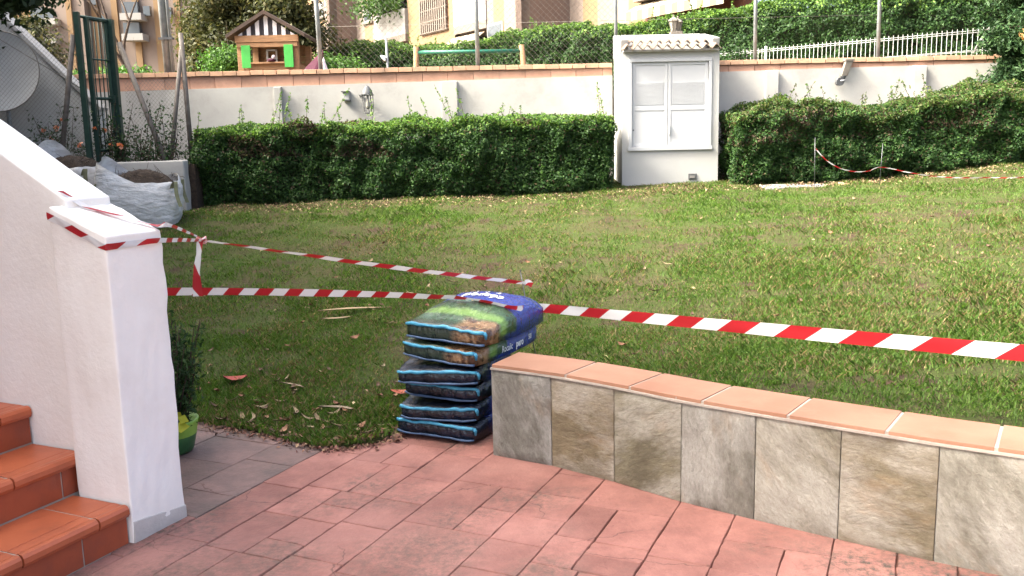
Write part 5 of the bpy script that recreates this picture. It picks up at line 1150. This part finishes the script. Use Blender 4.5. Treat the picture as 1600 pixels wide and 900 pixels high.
# potted plant behind the pillar
pt_ = thing('potted_plant', 'dark bushy conifer in a green pot behind the pillar', 'potted plant', (-1.83, 4.60, 0)); pc = (-1.83, 4.60, 0)
M['pot'] = simple('green_pot', (.05, .14, .05), (.025, .08, .032), 7, .4, .2); M['limeglaze'] = simple('lime_pot', (.26, .42, .07), (.16, .30, .045), 9, .4, .2)
MB().lathe(pc, [(0, .001), (.09, .001), (.105, .015), (.122, .085), (.126, .10)], 24).build('pot_base', M['pot'], pt_, smooth=True); MB().lathe(pc, [(.125, .097), (.136, .165), (.141, .18), (.134, .182), (.12, .16), (0, .15)], 24).build('pot_rim', M['limeglaze'], pt_, smooth=True)
L = []; st_ = MB()
for k in range(70):
    b = np.array([pc[0]+rng.normal()*.03, pc[1]+rng.normal()*.03, .15]); h_ = .12+.48*rng.random(); e = b+np.array([rng.normal()*.075, rng.normal()*.075, h_]); st_.tube([b, e], [.005, .002], 4)
    m_ = 75; t_ = rng.random((m_, 1)); L.append(leaf_arrays(b+(e-b)*t_+rng.normal(size=(m_, 3))*.026, rng.normal(size=(m_, 3)), .034, palette(m_, [(.018, .042, .014), (.03, .065, .02), (.055, .10, .03)], [1, 1, .45]), aspect=.35))
V, q, c = joinl(L); tag(link('foliage', fast_mesh(V-np.array(ORG[pt_]), q, c), M['leaf'], pt_), kind='stuff'); tag(st_.build('stems', M['bark'], pt_), kind='stuff')
V, q, c = leaf_arrays(np.array([[-1.75, 4.49, .235], [-1.72, 4.48, .215], [-1.73, 4.475, .175]]), np.tile([.3, -1, .4], (3, 1)).astype(float), .065, np.array([[.42, .44, .05]]*3), spread=.3, aspect=.8); link('yellow_leaf', fast_mesh(V-np.array(ORG[pt_]), q, c), M['leaf'], pt_)
# fallen leaves
def fleaf(L_, wd_, curl, col, bend=0.):
    n_ = 8; V = []; cc = []
    for i in range(n_+1):
        t_ = i/n_; w2 = wd_*math.sin(math.pi*(.04+.93*t_))**.8; x = L_*(t_-.5); y0_ = bend*math.sin(math.pi*t_); zc = curl*(2*t_-1)**2
        V += [(x, y0_-w2/2, zc+curl*.7), (x, y0_, zc), (x, y0_+w2/2, zc+curl*.6)]
        k = .85+.3*random.random(); cc += [[v*k for v in col]]*3
    return fast_mesh(np.array(V), np.array([(3*i+j, 3*i+j+1, 3*(i+1)+j+1, 3*(i+1)+j) for i in range(n_) for j in range(2)]), np.array(cc), True)
kinds = [fleaf(.085, .028, .010, (.18, .13, .07)), fleaf(.10, .022, .012, (.22, .17, .10), .02), fleaf(.065, .04, .012, (.17, .08, .045)), fleaf(.075, .035, .014, (.10, .058, .038)), fleaf(.06, .03, .01, (.24, .13, .075))]
for me in kinds: me.materials.append(M['litter'])
LBL = ['pale straw coloured fallen leaf on the lawn', 'long thin buff fallen leaf on the lawn', 'reddish brown fallen leaf on the lawn', 'dark brown fallen leaf on the lawn', 'orange tan fallen leaf on the lawn']
cnt = 0; tries = 0
while cnt < 130 and tries < 5000:
    tries += 1
    if rng.random() < .62: x, y = rng.uniform(-2.3, -.4), 4.62+abs(rng.normal())*.75
    else: y = rng.uniform(5, 12); x = rng.uniform(-.5*y, .56*y)
    s_ = sdist([(x, y)])[0]
    if s_ < .0 or (abs(x+.25) < .4 and abs(y-5) < .5): continue
    k = int(rng.choice(5, p=[.25, .2, .25, .18, .12])); sc_ = random.uniform(.6, 1.1)
    o = link('fallen_leaf', kinds[k], None, None, (x, y, lz(x, y)+.024), (random.uniform(-.35, .35), random.uniform(-.35, .35), random.uniform(0, 6.28)), (sc_,)*3); reg = 'near the paving edge' if s_ < .75 else ('out on the middle of the lawn' if y < 9 else 'far out below the hedges'); lb = LBL[k].replace('on the lawn', reg); tag(o, lb, 'leaf', LBL[k].replace(' on the lawn', '')+' litter '+reg); cnt += 1
def big(name, label, cat, me, x, y, rz, dz=.03): me.materials.append(M['litter']); tag(link(name, me, None, None, (x, y, lz(x, y)+dz), (.1, .05, rz)), label, cat)
big('fallen_leaf', 'large red fallen leaf lying on the lawn past the potted plant', 'leaf', fleaf(.15, .085, .018, (.26, .055, .04)), -1.84, 5.75, .3); big('fallen_leaf', 'coral red leaf on the grass beside the stacked sacks', 'leaf', fleaf(.13, .07, .012, (.34, .095, .06)), -.70, 5.38, .1)
big('bark_strip', 'long curved pale bark strip lying on the lawn behind the tape', 'bark', fleaf(.62, .05, .012, (.25, .18, .10), .07), -1.27, 7.15, .42, .04); big('bark_strip', 'short pale bark piece beside the long curved strip', 'bark', fleaf(.26, .045, .012, (.22, .16, .09), .02), -1.40, 6.98, .5, .035)
big('bark_strip', 'wavy pale bark strip on the grass near the paving', 'bark', fleaf(.24, .035, .014, (.2, .155, .105), .05), -1.05, 5.12, -.2, .03); big('bark_strip', 'thin pale bark strip on the grass past the red leaf', 'bark', fleaf(.2, .022, .012, (.2, .15, .1), .03), -1.42, 5.55, -.5, .03)
# crumbs of dead leaf along the paving edge
n_ = 1300; ii = rng.integers(1, 12, n_); tt = rng.random((n_, 1)); P = EDGE[ii]*(1-tt)+EDGE[ii+1]*tt; P = P[(P[:, 0] > -3) & (P[:, 0] < -.5)]; P = P+rng.normal(size=P.shape)*np.array([.05, .05])+np.array([0, .02]); Pz = np.maximum(lawn_z(P)*(sdist(P) > 0), 0)+.006+.012*rng.random(len(P))
V, q, c = leaf_arrays(np.c_[P, Pz], np.tile([0, 0, 1.], (len(P), 1)), .028, palette(len(P), [(.17, .085, .055), (.10, .055, .04), (.26, .17, .10), (.22, .10, .08)], [1, 1, .5, .6]), spread=.5, aspect=.5)
tag(link('leaf_litter', fast_mesh(V, q, c), M['litter']), 'brown leaf crumbs along the edge of paving and lawn', 'leaf litter', kind='stuff')
n_ = 4500; P = np.c_[rng.uniform(-5, 8.5, n_), rng.uniform(4.6, 12.3, n_)]; P = P[(sdist(P) > .02) & (nz(P, 1.4, 5)+.7*(P[:, 0] < -.2)*(P[:, 1] < 6.2) > .35)]
P = np.r_[P, np.c_[rng.uniform(-4.2, 7, 3500), 12.05+.22*rng.normal(size=3500)]]
V, q, c = leaf_arrays(np.c_[P, lawn_z(P)+.012+.015*rng.random(len(P))], np.tile([0, 0, 1.], (len(P), 1)), .034, palette(len(P), [(.20, .13, .075), (.12, .07, .045), (.34, .27, .15)], [1, 1, .6]), spread=.5, aspect=.4)
tag(link('leaf_litter', fast_mesh(V, q, c), M['litter']), 'scattered dry leaf bits over the lawn and under the hedges', 'leaf litter', kind='stuff')
